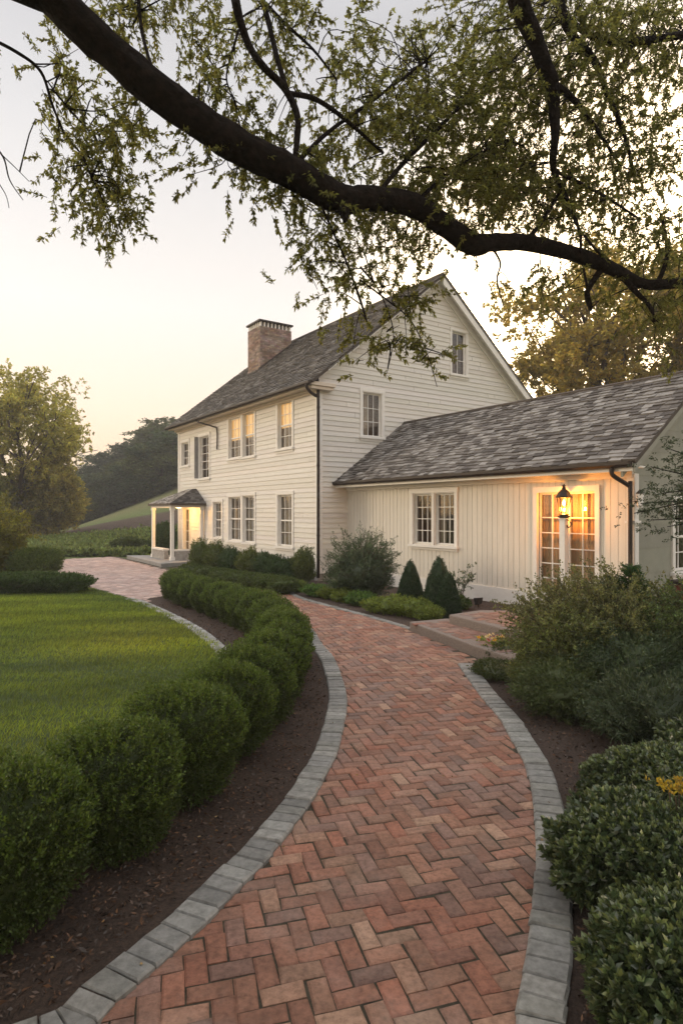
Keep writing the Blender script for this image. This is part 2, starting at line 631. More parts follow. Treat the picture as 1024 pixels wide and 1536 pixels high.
def edging(name, pts, w, step, z, cols, label_kind=True, gap=.006):
    P = resample(pts, step)
    O = offset(P, w)
    mb = MB()
    for i in range(len(P) - 1):
        a, b, c, d = P[i], P[i + 1], O[i + 1], O[i]
        m = (a + b + c + d) / 4
        q = []
        for p in (a, b, c, d):
            v = p - m
            q.append(m + v * (1 - gap / max(.04, np.linalg.norm(v))) + rng.normal(size=2) * .0025)
        zt = z + rng.normal() * .003
        cc = cols[rng.integers(len(cols))] * rng.uniform(.8, 1.15)
        ring = [(*p, zt - .010) for p in q]
        top = [(*(m + (p - m) * (1 - .013 / np.linalg.norm(p - m))), zt + rng.normal() * .0015) for p in q]
        bot = [(*p, zt - .09) for p in q]
        mb.mesh(top + ring + bot, [(0, 1, 2, 3)] + [(k, 4 + k, 4 + (k + 1) % 4, (k + 1) % 4) for k in range(4)]
                + [(4 + k, 8 + k, 8 + (k + 1) % 4, 4 + (k + 1) % 4) for k in range(4)], tuple(cc))
    o = mb.build(name, M['stone'])
    return o, P, O


grey = [np.array(c) for c in [(.255, .25, .235), (.29, .285, .265), (.23, .225, .21), (.265, .26, .235), (.32, .31, .285)]]
e1, P1, O1 = edging('left_edging', L_in, .185, .10, .022, grey)
e1.name = 'stone_edging'
tag(e1, kind='structure')
e2, P2, O2 = edging('stone_edging', R_in, .185, .105, .022, grey)
tag(e2, kind='structure')
e3, P3, O3 = edging('stone_edging', far_edge, -.11, .2, .012, [g * .9 for g in grey])
tag(e3, kind='structure')
inner_edge = [gp(*p) for p in [(200, 898), (224, 905), (290, 936), (330, 963), (350, 985)]] + [(-1.30, 6.9), (-1.35, 6.0), (-1.45, 5.2), (-1.6, 4.3), (-1.85, 3.4), (-2.2, 2.5), (-2.6, 1.7)]
e4, P4, O4 = edging('stone_edging', inner_edge, -.2, .12, .022, [g * 1.2 for g in grey])
tag(e4, kind='structure')

# ---- herringbone brick paving
def herringbone(mb, poly, ang, L, W, z, palette, jit=.0018, extra=None, tilt=.002, bw=.86):
    P = np.array(poly)
    x0, y0 = P.min(0) - .4; x1, y1 = P.max(0) + .4
    ca, sa = math.cos(ang), math.sin(ang)
    cx, cy = (x0 + x1) / 2, (y0 + y1) / 2
    Rr = math.hypot(x1 - x0, y1 - y0) / 2
    n = int(Rr / W) + 3
    cand = []
    # on a grid of cells of side W: brick cells follow the (i-j) mod 4 rule
    for i in range(-n, n):
        for j in range(-n, n):
            k = (i - j) % 4
            if k == 0: cand.append((i, j, 2, 1))
            elif k == 3: cand.append((i, j, 1, 2))
    A = np.array(cand, float)
    u = (A[:, 0] + A[:, 2] / 2) * W; v = (A[:, 1] + A[:, 3] / 2) * W
    X = cx + u * ca - v * sa; Y = cy + u * sa + v * ca
    ok = inside(poly, X, Y)
    for (i, j, a, b), xx, yy, uu, vv in zip(A[ok], X[ok], Y[ok], u[ok], v[ok]):
        hw, hh = a * W / 2 - .0028, b * W / 2 - .0028
        th = ang + rng.normal() * .008
        c, s = math.cos(th), math.sin(th)
        xx += rng.normal() * jit; yy += rng.normal() * jit
        zz = z + rng.normal() * .0018
        tx, ty = rng.normal() * .01, rng.normal() * .01
        col = palette[rng.integers(len(palette))] * rng.uniform(.74, 1.16) * np.array([.97, .91, .90])
        def pt(p, q, dz):
            return (xx + p * c - q * s, yy + p * s + q * c, zz + dz + p * tx + q * ty)
        be = .009
        cor = [(-1, -1), (1, -1), (1, 1), (-1, 1)]
        j4 = rng.normal(size=(4, 2)) * .0028
        top = [pt(p * (hw - be) + j4[m][0], q * (hh - be) + j4[m][1], 0) for m, (p, q) in enumerate(cor)]
        ring = [pt(p * hw + j4[m][0], q * hh + j4[m][1], -.006) for m, (p, q) in enumerate(cor)]
        bot = [pt(p * hw, q * hh, -.03) for p, q in cor]
        mb.mesh(top + ring + bot, [(0, 1, 2, 3)] + [(k, 4 + k, 4 + (k + 1) % 4, (k + 1) % 4) for k in range(4)]
                + [(4 + k, 8 + k, 8 + (k + 1) % 4, 4 + (k + 1) % 4) for k in range(4)], tuple(col))


pal = [np.array(c) for c in [(.32, .165, .108), (.33, .175, .115), (.30, .15, .10), (.29, .165, .118), (.35, .20, .135), (.26, .155, .12),
                             (.33, .155, .10), (.36, .22, .15), (.25, .155, .122), (.31, .17, .12), (.32, .16, .105), (.33, .145, .092), (.30, .15, .105), (.40, .26, .18)]]
path_poly = [tuple(p) for p in offset(P1, .06)] + [(-3.6, 15.2), (-4.6, 17.2), (-5.2, 18.9)] + [tuple(p) for p in offset(P3, -.03)][::-1] + [(1.75, 7.3)] + [tuple(p) for p in offset(P2, .06)]
mb = MB()
herringbone(mb, path_poly, R(16), .17, .088, 0.0, pal)
tag(mb.build('brick_path', M['brick']), kind='structure')
joint_poly = [tuple(p) for p in offset(P1, .1)] + [(-3.6, 15.2), (-4.6, 17.2), (-5.2, 18.9)] + [tuple(p) for p in offset(P3, -.05)][::-1] + [(1.8, 7.3)] + [tuple(p) for p in offset(P2, .1)]
tag(sheet('path_joint_sand', joint_poly, -.0075, M['joint']), kind='structure')

# ---- driveway
drive_poly = [gp(131, 881), gp(216, 904), (-3.55, 13.2), (-2.9, 14.3), (-3.6, 15.2), (-4.6, 17.2), (-5.2, 18.9), gp(247, 854), gp(169, 835), gp(75, 839.5),
              (-13.5, 21.5), (-11.5, 18.5), (-8.6, 16.6), (-6.6, 15.4)]
mb = MB()
palD = [np.array(c) for c in [(.44, .33, .29), (.48, .36, .32), (.40, .30, .27), (.52, .41, .37), (.42, .34, .31)]]
herringbone(mb, drive_poly, R(52), .3, .15, -.002, [p * 1.06 for p in palD])
tag(mb.build('driveway', M['brick']), kind='structure')
big = [(-3.0, 11.8), (-2.2, 14.2), (-4.6, 18.9), (-5.4, 19.8), (-9.1, 25.2), (-11.4, 23.4), (-14, 21.5), (-12, 18), (-8.6, 16.2), (-6.5, 14.6), (-4.2, 12.1)]
tag(sheet('driveway_joint_sand', big, -.016, M['joint']), kind='structure')


# ---- terrain, one sheet to the horizon
def terrain_z(X, Y):
    g = np.clip((Y - 27) / 33, 0, 1.6)
    side = np.clip(3.4 + (X + .2917 * np.minimum(Y, 90)) * .38, -1.2, 7.0)
    rise = g * side
    # gentle rise to the wooded hill
    far = np.clip((Y - 62) / 60, 0, 2.5) * 5.0
    lowx = np.clip((-X - 6) / 6, 0, 1)
    flat = np.clip((np.abs(X - 3) - 26) / 20, 0, 1)
    return (rise + far) * 1.0 - .05


gx = np.unique(np.r_[np.linspace(-400, -60, 12), np.linspace(-60, 30, 91), np.linspace(30, 400, 12)])
gy = np.unique(np.r_[np.linspace(-60, 24, 15), np.linspace(24, 130, 90), np.linspace(130, 500, 12)])
X, Y = np.meshgrid(gx, gy, indexing='ij')
Z = terrain_z(X, Y) + np.where(Y > 30, fbm(X, Y, 3, .15, 3) * .15, 0)
idx = np.arange(X.size).reshape(X.shape)
q = np.stack([idx[:-1, :-1], idx[1:, :-1], idx[1:, 1:], idx[:-1, 1:]], -1).reshape(-1, 4)


def terrain_material():
    m, nt, out = nodes_of('hill fields')
    p = nt.nodes.new('ShaderNodeBsdfPrincipled')
    nt.links.new(p.outputs[0], out.inputs[0])
    geo = nt.nodes.new('ShaderNodeNewGeometry')
    sep = nt.nodes.new('ShaderNodeSeparateXYZ')
    nt.links.new(geo.outputs['Position'], sep.inputs[0])
    # distance across the field rows: y + 0.35 x
    ma = nt.nodes.new('ShaderNodeMath'); ma.operation = 'MULTIPLY_ADD'
    nt.links.new(sep.outputs[0], ma.inputs[0]); ma.inputs[1].default_value = -.03
    nt.links.new(sep.outputs[1], ma.inputs[2])
    nz = noise(nt, .35, 5, .6)
    ma2 = nt.nodes.new('ShaderNodeMath'); ma2.operation = 'MULTIPLY_ADD'
    nt.links.new(nz, ma2.inputs[0]); ma2.inputs[1].default_value = 2.0
    nt.links.new(ma.outputs[0], ma2.inputs[2])
    mr = nt.nodes.new('ShaderNodeMapRange')
    mr.inputs[1].default_value = 30; mr.inputs[2].default_value = 90
    nt.links.new(ma2.outputs[0], mr.inputs[0])
    base = ramp(nt, mr.outputs[0], [(0.0, (.10, .13, .045)), (.09, (.12, .15, .05)), (.11, (.085, .062, .050)), (.24, (.095, .07, .055)),
                                    (.26, (.12, .155, .055)), (.4, (.16, .16, .07)), (.6, (.14, .14, .06)), (1, (.06, .07, .03))])
    v = ramp(nt, noise(nt, 2.5, 8, .7), [(.3, (.65, .65, .65)), (.7, (1.15, 1.15, 1.15))])
    c = mixc(nt, base, v, 1.0, 'MULTIPLY')
    nt.links.new(c, p.inputs['Base Color'])
    p.inputs['Roughness'].default_value = .95
    p.inputs['Specular IOR Level'].default_value = .1
    b = nt.nodes.new('ShaderNodeBump'); b.inputs['Strength'].default_value = 1; b.inputs['Distance'].default_value = .2
    nt.links.new(noise(nt, 1.5, 8, .7), b.inputs['Height'])
    nt.links.new(b.outputs[0], p.inputs['Normal'])
    return m


lv = Leaves()
lv.extra(np.stack([X.ravel(), Y.ravel(), Z.ravel()], 1), q)
terr = lv.build('terrain', terrain_material())
terr.data.polygons.foreach_set('use_smooth', [True] * len(terr.data.polygons))
tag(terr, kind='structure')

# ---- lawn
lawn_poly = [tuple(p) for p in offset(P4, -.1)] + [(-5, 1.0), (-12, 1.0), (-14, 6), (-13, 12), (-9, 14.6), (-6.5, 14.9)] + [gp(131, 881), gp(180, 895)]
tag(sheet('lawn', lawn_poly, .0, M['soil'], .12, .006, 5), kind='structure')
n = 330000
gxp = rng.uniform(-10, -1, n); gyp = 2.4 + 12.8 * rng.random(n) ** 1.25
view = (gxp > -.60 * gyp - .6)
gxp, gyp = gxp[view], gyp[view]
ok = inside(lawn_poly, gxp, gyp)
gxp, gyp = gxp[ok], gyp[ok]
lv = Leaves()
sc = np.clip(gyp / 5, .8, 2.2)
band = fbm(gxp * .9 + gyp * .25, gyp * 2.2, 11, 1.2, 3) + .7 * fbm(gxp * .6, gyp * 1.6, 12, 9.0, 2)
P = np.stack([gxp, gyp, np.full(len(gxp), -.005)], 1)
lean = np.stack([np.full(len(gxp), .35) + .25 * band, .2 * band, np.ones(len(gxp))], 1)
lv.add(P, lean + rng.normal(size=(len(gxp), 3)) * np.array([.5, .5, .1]), .050 + .016 * band + .016 * rng.random(len(gxp)), .0046 * sc, (1.24, 1.24, 1.05), .5)
patch = fbm(gxp, gyp, 21, .8, 4)
band2 = fbm(gxp * .35 + gyp * .1, gyp * 1.2 - gxp * .3, 14, 1.6, 4)
mow = np.tanh(2.5 * np.sin((gyp * 1.0 - gxp * .42) * 2 * np.pi / 1.5 + .5 * band2))
colmul = np.stack([1.05 + .17 * patch + .2 * band + .26 * band2 + .15 * mow, 1.0 + .08 * patch + .18 * band + .22 * band2 + .14 * mow, 1 - .2 * patch + .1 * band + .05 * mow], 1)
colmul = np.clip(colmul, .45, 1.8)
dry = np.exp(-(((gxp + 3.0) / 1.0) ** 2 + ((gyp - 8.6) / 1.6) ** 2))
colmul *= (1 + np.stack([.28 * dry, .10 * dry, .3 * dry], 1))
lv.C[-1][:, :3] *= np.repeat(colmul, 4, 0)
g = lv.build('grass', M['grass'])
tag(g, 'short mown green lawn grass left of the clipped hedge', 'grass', kind='stuff')

# ---- mulch beds
bed_left = [tuple(p) for p in offset(P1, .12)] + [(-3.4, 13.6), (-3.95, 12.9), gp(222, 901)] + [tuple(p) for p in offset(P4, -.02)][2:] + [(-2.5, 1.2), (-1.3, 1.4)]
bed_right = [tuple(p) for p in offset(P2, .12)] + [(3, 1.4), (9, 2), (10, 9), (5.4, 9.2), (3.5, 9.4), (2.6, 8.0), (1.75, 7.6)]
bed_house = [tuple(p) for p in offset(P3, -.08)] + [(-5.5, 20.0), (-5.1, 21.0), (-.59, 16.6), (.5, 16.8), (4.6, 11.2), (3.8, 9.2), (2.0, 9.2)]
for i, poly in enumerate((bed_left, bed_right, bed_house)):
    tag(sheet('mulch_bed', poly, .004, M['mulch'], .06, .009, 30 + i), kind='structure')
mb_pts = []
lv = Leaves()
bl2 = [tuple(p) for p in offset(P1, .215)] + bed_left[len(P1):]
br2 = [tuple(p) for p in offset(P2, .215)] + bed_right[len(P2):]
bh2 = [tuple(p) for p in offset(P3, -.16)] + bed_house[len(P3):]
for poly, cnt, yr, xr in ((bl2, 42000, (1.6, 13), (-3.5, .2)), (br2, 15000, (1.6, 7.5), (.6, 4)), (bh2, 9000, (9, 20), (-5, 4))):
    x = rng.uniform(*xr, cnt); y = yr[0] + (yr[1] - yr[0]) * rng.random(cnt) ** 1.8
    ok = inside(poly, x, y)
    x, y = x[ok], y[ok]
    P = np.stack([x, y, np.full(len(x), .012) + rng.random(len(x)) * .014], 1)
    lv.add(P, rng.normal(size=(len(x), 3)) * np.array([1, 1, .3]), .027, .010, (.105, .070, .052), .8, hue=.25)
x = rng.uniform(-3, 4, 9000); y = 1.7 + 9 * rng.random(9000) ** 1.6
ok = inside(bl2, x, y) | inside(br2, x, y)
lv.add(np.stack([x[ok], y[ok], np.full(ok.sum(), .022)], 1), rng.normal(size=(ok.sum(), 3)) * np.array([1, 1, .35]), .045, .014, (.085, .055, .040), .7, hue=.25)
# a few pale fallen leaves and chips
x = rng.uniform(-2.0, -.2, 170); y = rng.uniform(2, 9, 170)
ok = inside(bl2, x, y)
lv.add(np.stack([x[ok], y[ok], np.full(ok.sum(), .03)], 1), rng.normal(size=(ok.sum(), 3)) * np.array([1, 1, .15]), .022, .012, (.30, .19, .09), .5)
x = rng.uniform(-5, 3, 260); y = rng.uniform(2, 14, 260)
lv.add(np.stack([x, y, np.full(260, .026)], 1), rng.normal(size=(260, 3)) * np.array([1, 1, .15]), .020, .011, (.26, .17, .07), .5)
tag(lv.build('bark_chips', M['chip']), 'dark brown shredded bark mulch scattered over the planting beds', 'mulch', kind='stuff')

# ================================================================== house
ANG = math.atan2(642, 930)
C0 = Vector((-.59, 16.1, 0))
house = empty('farmhouse', C0, ANG)
tag(house, 'cream two storey clapboard farmhouse with brick chimney, corner porch and low shingled side wing', 'house')
ca, sa = math.cos(ANG), math.sin(ANG)


def y_on(px, x):      # local y on a plane of constant local x, for a photo column
    r = (px - CX) / F
    # X = C0x + x ca - y sa ; Y = C0y + x sa + y ca
    return (C0.x + x * ca - r * (C0.y + x * sa)) / (sa + r * ca)


def x_on(px, y):
    r = (px - CX) / F
    return (r * (C0.y + y * ca) - C0.x + y * sa) / (ca - r * sa)


def z_at(py, x, y):
    return H + (CY - py) / F * (C0.y + x * sa + y * ca)


class Wall:
    """a wall frame: a along the wall, z up, d outward"""
    def __init__(s, o, a, n):
        s.o, s.a, s.n = Vector(o), Vector(a), Vector(n)

    def __call__(s, a, z, d):
        return s.o + s.a * a + s.n * d + Vector((0, 0, z))

    def box(s, mb, a0, a1, z0, z1, d0, d1, col=(1, 1, 1)):
        mb.hexa([s(a0, z0, d0), s(a1, z0, d0), s(a1, z0, d1), s(a0, z0, d1), s(a0, z1, d0), s(a1, z1, d0), s(a1, z1, d1), s(a0, z1, d1)], col)


FRONT = Wall((0, 0, 0), (0, 1, 0), (-1, 0, 0))       # a = y
GABLE = Wall((0, 0, 0), (1, 0, 0), (0, -1, 0))       # a = x
WX = .89
WY = -8.03
WING = Wall((WX, 0, 0), (0, 1, 0), (-1, 0, 0))
WEND = Wall((0, WY, 0), (1, 0, 0), (0, -1, 0))
LEN, WID = 10.3, 8.3
E_X, E_Z, RX, RZ = -.40, 5.13, 4.15, 8.80
SL = (RZ - E_Z) / (RX - E_X)
WE_X, WE_Z, WR_X, WR_Z = .5, 2.60, 2.87, 4.33
WSL = (WR_Z - WE_Z) / (WR_X - WE_X)


def clap(mb, W, z0, z1, lims, holes, e=.135, lap=.017):
    z = z0
    while z < z1 - 1e-6:
        zt = min(z + e, z1)
        t = rng.uniform(.93, 1.03)
        col = (t, t * rng.uniform(.985, 1.01), t * rng.uniform(.96, 1.01))
        joints = sorted(rng.uniform(0, 11, 3)); ct = rng.uniform(.955, 1.03, 4)
        cuts = sorted({z, zt} | {h for ho in holes for h in ho[2:4] if z < h < zt})
        for b, c in zip(cuts[:-1], cuts[1:]):
            m = (b + c) / 2
            lo = [lims(b)[0], lims(c)[0]]; hi = [lims(b)[1], lims(c)[1]]
            segs = []
            cur = None
            hs = sorted([h for h in holes if h[2] < m < h[3]])
            left = lo
            for h in hs:
                segs.append((left, [h[0], h[0]])); left = [h[1], h[1]]
            segs.append((left, hi))
            db = lap * (1 - (b - z) / e); dt = lap * (1 - (c - z) / e)
            for l, r in segs:
                if r[0] - l[0] < .005 and r[1] - l[1] < .005: continue
                r = [max(r[0], l[0]), max(r[1], l[1])]
                js = [j_ for j_ in joints if max(l) + .05 < j_ < min(r) - .05]
                lo_ = l
                for j_ in js + [None]:
                    hi_ = r if j_ is None else [j_, j_]
                    cc = tuple(x_ * ct[(js + [None]).index(j_) % 4] for x_ in col)
                    mb.poly([W(lo_[0], b, db), W(hi_[0] - (.004 if j_ else 0), b, db), W(hi_[1] - (.004 if j_ else 0), c, dt), W(lo_[1], c, dt)], cc)
                    lo_ = hi_
                if abs(b - z) < 1e-6:
                    mb.poly([W(l[0], b, 0), W(r[0], b, 0), W(r[0], b, lap), W(l[0], b, lap)], col)
        z = zt


def vboards(mb, W, a0, a1, z0, z1, holes, w=.135, g=.007, gd=.006):
    a = a0
    while a < a1 - 1e-6:
        an = min(a + w, a1)
        t = rng.uniform(.94, 1.03)
        for (p, q, d) in ((a, an - g, 0), (an - g, an, -gd)):
            cuts = sorted({p, q} | {h for ho in holes for h in ho[0:2] if p < h < q})
            for b, c in zip(cuts[:-1], cuts[1:]):
                m = (b + c) / 2
                z = z0
                for h in sorted([h for h in holes if h[0] < m < h[1]], key=lambda h: h[2]):
                    if h[2] > z: mb.poly([W(b, z, d), W(c, z, d), W(c, h[2], d), W(b, h[2], d)], (t, t, t))
                    z = h[3]
                if z < z1: mb.poly([W(b, z, d), W(c, z, d), W(c, z1, d), W(b, z1, d)], (t, t, t))
        mb.poly([W(an - g, z0, 0), W(an - g, z0, -gd), W(an - g, z1, -gd), W(an - g, z1, 0)]) if not any(h[0] < an - g < h[1] for h in holes) else None
        a = an


def window(W, a0, a1, z0, z1, cols, rows, label=None, casing=.085, sill=True, curtain='sides', meet=True, deep=.5, cm='curtain', parent=None, extra_bars=None):
    """casing, recessed sash with bars, glass, curtain and the dim room behind"""
    win = MB()
    k = casing; pr = .034
    W.box(win, a0 - k, a0, z0 - .02, z1, -.03, pr); W.box(win, a1, a1 + k, z0 - .02, z1, -.03, pr)
    W.box(win, a0 - k - .015, a1 + k + .015, z1, z1 + k * 1.1, -.03, pr + .006)
    # jambs
    W.box(win, a0, a0 + .02, z0, z1, -.12, -.03 + .05); W.box(win, a1 - .02, a1, z0, z1, -.12, .02)
    W.box(win, a0 + .02, a1 - .02, z1 - .02, z1, -.12, .02)
    w = win.build('window', M['trim'], parent or house)
    if label: w['label'] = label
    if sill:
        s = MB()
        W.box(s, a0 - k - .03, a1 + k + .03, z0 - .075, z0 - .02, -.03, .075)
        W.box(s, a0 - k, a1 + k, z0 - .14, z0 - .075, -.01, .03)
        s.build('sill', M['trim'], w)
    s = MB()
    A0, A1 = a0 + .02, a1 - .02; Z0, Z1 = z0 - .02, z1 - .02
    fr = .038; d0, d1 = -.085, -.055
    W.box(s, A0, A0 + fr, Z0, Z1, d0, d1); W.box(s, A1 - fr, A1, Z0, Z1, d0, d1)
    W.box(s, A0 + fr, A1 - fr, Z0, Z0 + fr * 1.4, d0, d1); W.box(s, A0 + fr, A1 - fr, Z1 - fr, Z1, d0, d1)
    b = .016
    zi0, zi1 = Z0 + fr * 1.4, Z1 - fr; ai0, ai1 = A0 + fr, A1 - fr
    rowz = extra_bars or [i / rows for i in range(1, rows)]
    for i in range(1, cols):
        c = ai0 + (ai1 - ai0) * i / cols
        W.box(s, c - b / 2, c + b / 2, zi0, zi1, d0 + .004, d1 - .006)
    for i, rz_ in enumerate(rowz):
        c = zi0 + (zi1 - zi0) * rz_
        thick = .04 if (meet and i == len(rowz) // 2) else b
        W.box(s, ai0, ai1, c - thick / 2, c + thick / 2, d0 + .002, d1 - .003 if thick < .03 else d1 + .004)
    s.build('sash', M['trim'], w)
    g = MB()
    pq = [W(ai0, zi0, -.071), W(ai1, zi0, -.071), W(ai1, zi1, -.071), W(ai0, zi1, -.071)]
    if W.a.cross(Vector((0, 0, 1))).dot(W.n) < 0: pq.reverse()     # glass faces outwards
    g.poly(pq)
    g.build('pane', M['glass'], w)
    r = MB()
    D = -deep
    q = [(a0 - .1, z0 - .1), (a1 + .1, z0 - .1), (a1 + .1, z1 + .1), (a0 - .1, z1 + .1)]
    r.poly([W(a, z, D) for a, z in q])
    for i in range(4):
        (p, z), (p2, z2) = q[i], q[(i + 1) % 4]
        r.poly([W(p, z, -.125), W(p2, z2, -.125), W(p2, z2, D), W(p, z, D)])
    r.build('interior', M['room'], w)
    c = MB()

    def drape(p, q_, za, zb, dd=-.17):
        n_ = max(6, int((q_ - p) / .012))
        pr_ = None
        for i in range(n_ + 1):
            a = p + (q_ - p) * i / n_
            d = dd + .012 * math.sin(a * 75) + .006 * math.sin(a * 190 + 1)
            if pr_: c.poly([W(pr_[0], za, pr_[1]), W(a, za, d), W(a, zb, d), W(pr_[0], zb, pr_[1])])
            pr_ = (a, d)
    wd = a1 - a0
    if curtain == 'sides':
        drape(a0 - .05, a0 + wd * .30, z0 - .05, z1 + .05); drape(a1 - wd * .30, a1 + .05, z0 - .05, z1 + .05)
    elif curtain == 'full':
        drape(a0 - .05, a1 + .05, z0 - .05, z1 + .05)
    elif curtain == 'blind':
        drape(a0 - .05, a1 + .05, z0 + (z1 - z0) * .45, z1 + .05, -.14)  # upper-half drape holding the painted pane glow
    elif curtain == 'left':
        drape(a0 - .05, a0 + wd * .45, z0 - .05, z1 + .05)
    if c.f: c.build('curtain', M['glow_blind' if curtain == 'blind' else cm], w, smooth=True)
    return w


def fw(px0, px1, pyt, pyb, x=0.0, inset=.085):
    """photo box of the whole window -> opening in the front wall"""
    ya, yb = y_on(px1, x), y_on(px0, x)
    m = (ya + yb) / 2
    return [ya + inset, yb - inset, z_at(pyb, x, m) + .1, z_at(pyt, x, m) - inset]


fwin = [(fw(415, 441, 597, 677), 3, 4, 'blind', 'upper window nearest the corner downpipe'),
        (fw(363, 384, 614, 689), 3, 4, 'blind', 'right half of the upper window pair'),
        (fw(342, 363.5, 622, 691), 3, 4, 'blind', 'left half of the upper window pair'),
        (fw(299, 316, 650, 721), 2, 5, 'none', 'tall narrow upper window with a dark left reveal'),
        (fw(272, 285, 660, 702), 2, 3, 'none', 'small upper window near the far corner'),
        (fw(415, 441, 737, 824), 3, 4, 'full', 'lower window nearest the corner downpipe'),
        (fw(363, 384, 739, 818), 3, 4, 'sides', 'right half of the lower window pair'),
        (fw(342, 363.5, 741, 815), 3, 4, 'sides', 'left half of the lower window pair'),
        (fw(319, 335, 749, 810), 3, 4, 'sides', 'lower window beside the porch')]
holes = [w[0] for w in fwin]
pdoor = [9.05, 9.75, .22, 1.95]
holes.append(pdoor)
mb = MB()
clap(mb, FRONT, .30, 5.2, lambda z: (0, LEN), holes)
o = mb.build('front_wall', M['siding'], house)
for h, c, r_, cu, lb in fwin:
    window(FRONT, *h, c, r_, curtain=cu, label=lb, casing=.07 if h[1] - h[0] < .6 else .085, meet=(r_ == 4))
# porch door as a glazed door
window(FRONT, *pdoor, 2, 4, label='glazed door under the porch roof', casing=.07, sill=False, curtain='none', meet=False).name = 'glazed_door'

mb = MB()
gx0, gx1 = x_on(539, 0), x_on(576, 0)
g1 = [gx0 + .09, gx1 - .09, z_at(660, (gx0 + gx1) / 2, 0) + .1, z_at(584, (gx0 + gx1) / 2, 0) - .09]
gx0, gx1 = x_on(674, 0), x_on(701, 0)
g2 = [gx0 + .07, gx1 - .07, z_at(566, (gx0 + gx1) / 2, 0) + .09, z_at(494, (gx0 + gx1) / 2, 0) - .08]


def glims(z):
    if z <= 5.2: return (0, WID)
    h = (z - (E_Z - .06)) / SL + E_X
    return (max(0, h), min(WID, 2 * RX - h)) if h < RX else (RX, RX)


clap(mb, GABLE, .30, RZ - .08, glims, [g1, g2])
mb.build('gable_wall', M['siding'], house)
window(GABLE, *g1, 3, 3, label='gable window low above the wing roof', curtain='left', meet=False)
window(GABLE, *g2, 2, 3, label='attic window high under the right rake', curtain='none', meet=False, casing=.07)

# hidden walls keep the house closed
mb = MB()
mb.poly([(WID, 0, 0), (WID, LEN, 0), (WID, LEN, 5.25), (WID, 0, 5.25)])
mb.poly([(0, LEN, 0), (WID, LEN, 0), (WID, LEN, 5.2), (RX, LEN, RZ - .1), (0, LEN, 5.2)])
mb.build('rear_wall', M['siding'], house)
mb = MB()   # foundation
mb.box(-.0, WID, .012, LEN - .01, -.1, .30)
o = mb.build('foundation', M['fieldstone'], house)
# corner boards and frieze
mb = MB()
FRONT.box(mb, -.028, .12, .28, 4.95, 0, .028); GABLE.box(mb, 0.0, .11, .28, 4.88, 0.0, .0275)
FRONT.box(mb, LEN - .12, LEN + .02, .28, 4.95, -.01, .028)
FRONT.box(mb, -.02, LEN + .02, .20, .298, -.02, .03)
GABLE.box(mb, .0, WX, .20, .298, -.02, .03)
mb.build('corner_board', M['trim'], house)
mb = MB()   # cornice: frieze, soffit, fascia on the front
FRONT.box(mb, -.10, LEN + .10, 4.90, 5.10, 0, .05)
FRONT.box(mb, -.12, LEN + .12, 5.02, 5.06, .051, .34)
FRONT.box(mb, -.13, LEN + .13, 5.00, 5.105, .34, .375)
FRONT.box(mb, -.11, LEN + .11, 4.96, 5.018, .05, .13)
mb.build('cornice', M['soffit'], house)
mb = MB()   # boxed return on the gable
GABLE.box(mb, -.35, .34, 4.95, 5.03, .0, .20); GABLE.box(mb, -.38, .38, 5.032, 5.13, .0, .24)
mb.build('cornice_return', M['soffit'], house, bevel=.01)

# rakes
for side, nm in ((1, 'rake_board'), (-1, 'rake_board')):
    mb = MB()
    def rk(x): return RX + side * (x - RX) if side > 0 else RX - (x - RX) * 1
    for d0, d1, zo, th in ((.0, .05, -.10, .26 if side < 0 else .08), (.05, .26, -.085, .025), (.26, .30, -.04, .26 if side < 0 else .07)):
        xs = (E_X + (.5 if side > 0 else .02), RX)
        def X_(x): return x if side > 0 else 2 * RX - x
        pts = []
        for x in xs:
            z = E_Z + (x - E_X) * SL + zo
            pts.append((X_(x), z))
        (xa, za), (xb, zb) = pts
        mb.hexa([GABLE(xa, za - th, d0), GABLE(xb, zb - th, d0), GABLE(xb, zb - th, d1), GABLE(xa, za - th, d1),
                 GABLE(xa, za, d0), GABLE(xb, zb, d0), GABLE(xb, zb, d1), GABLE(xa, za, d1)])
    mb.build(nm, M['trim'], house)


# roofs
def roof_slope(name, ex, ez, rx, rz, y0, y1, mirror, e, tabs, palette, parent, lift=.02, th=.07, rag=0.01):
    """shingled slope from the eave (ex,ez) to the ridge (rx,rz) between y0 and y1 in house space"""
    Q = math.hypot(rx - ex, rz - ez)
    dx, dz = (rx - ex) / Q, (rz - ez) / Q
    nx, nz = -dz, dx

    def P(y, q_, l):
        x = ex + dx * q_ + nx * l
        return ((2 * rx - x) if mirror else x, y, ez + dz * q_ + nz * l)
    d = MB()
    d.hexa([P(y0, 0, -th), P(y1, 0, -th), P(y1, Q, -th), P(y0, Q, -th), P(y0, 0, -.001), P(y1, 0, -.001), P(y1, Q, -.001), P(y0, Q, -.001)])
    dk = d.build(name, M['deck'], parent)
    mb = MB()
    n = int(math.ceil(Q / e))
    for k in range(n):
        q0 = k * e - .02
        q1 = min((k + 1) * e + .02, Q)
        y = y0 - .02 - rng.uniform(0, tabs)
        while y < y1 + .02:
            w = tabs * rng.uniform(.65, 1.25)
            ya, yb = max(y, y0 - .02), min(y + w - .006, y1 + .02)
            if yb - ya > .02:
                c = palette[rng.integers(len(palette))] * rng.uniform(.88, 1.12)
                qq = q0 + rng.normal() * rag
                l = lift * rng.uniform(.8, 1.3)
                dl = rng.normal() * .002
                mb.mesh([P(ya, qq, l), P(yb, qq + rng.normal() * rag * .4, l + dl), P(yb, q1, .004), P(ya, q1, .004),
                         P(ya, qq, .0), P(yb, qq, .0)],
                        [(0, 1, 2, 3), (4, 5, 1, 0), (0, 3, 4), (1, 5, 2)], tuple(c))
            y += w
    mb.build('shingles', M['slate'], dk)
    return dk


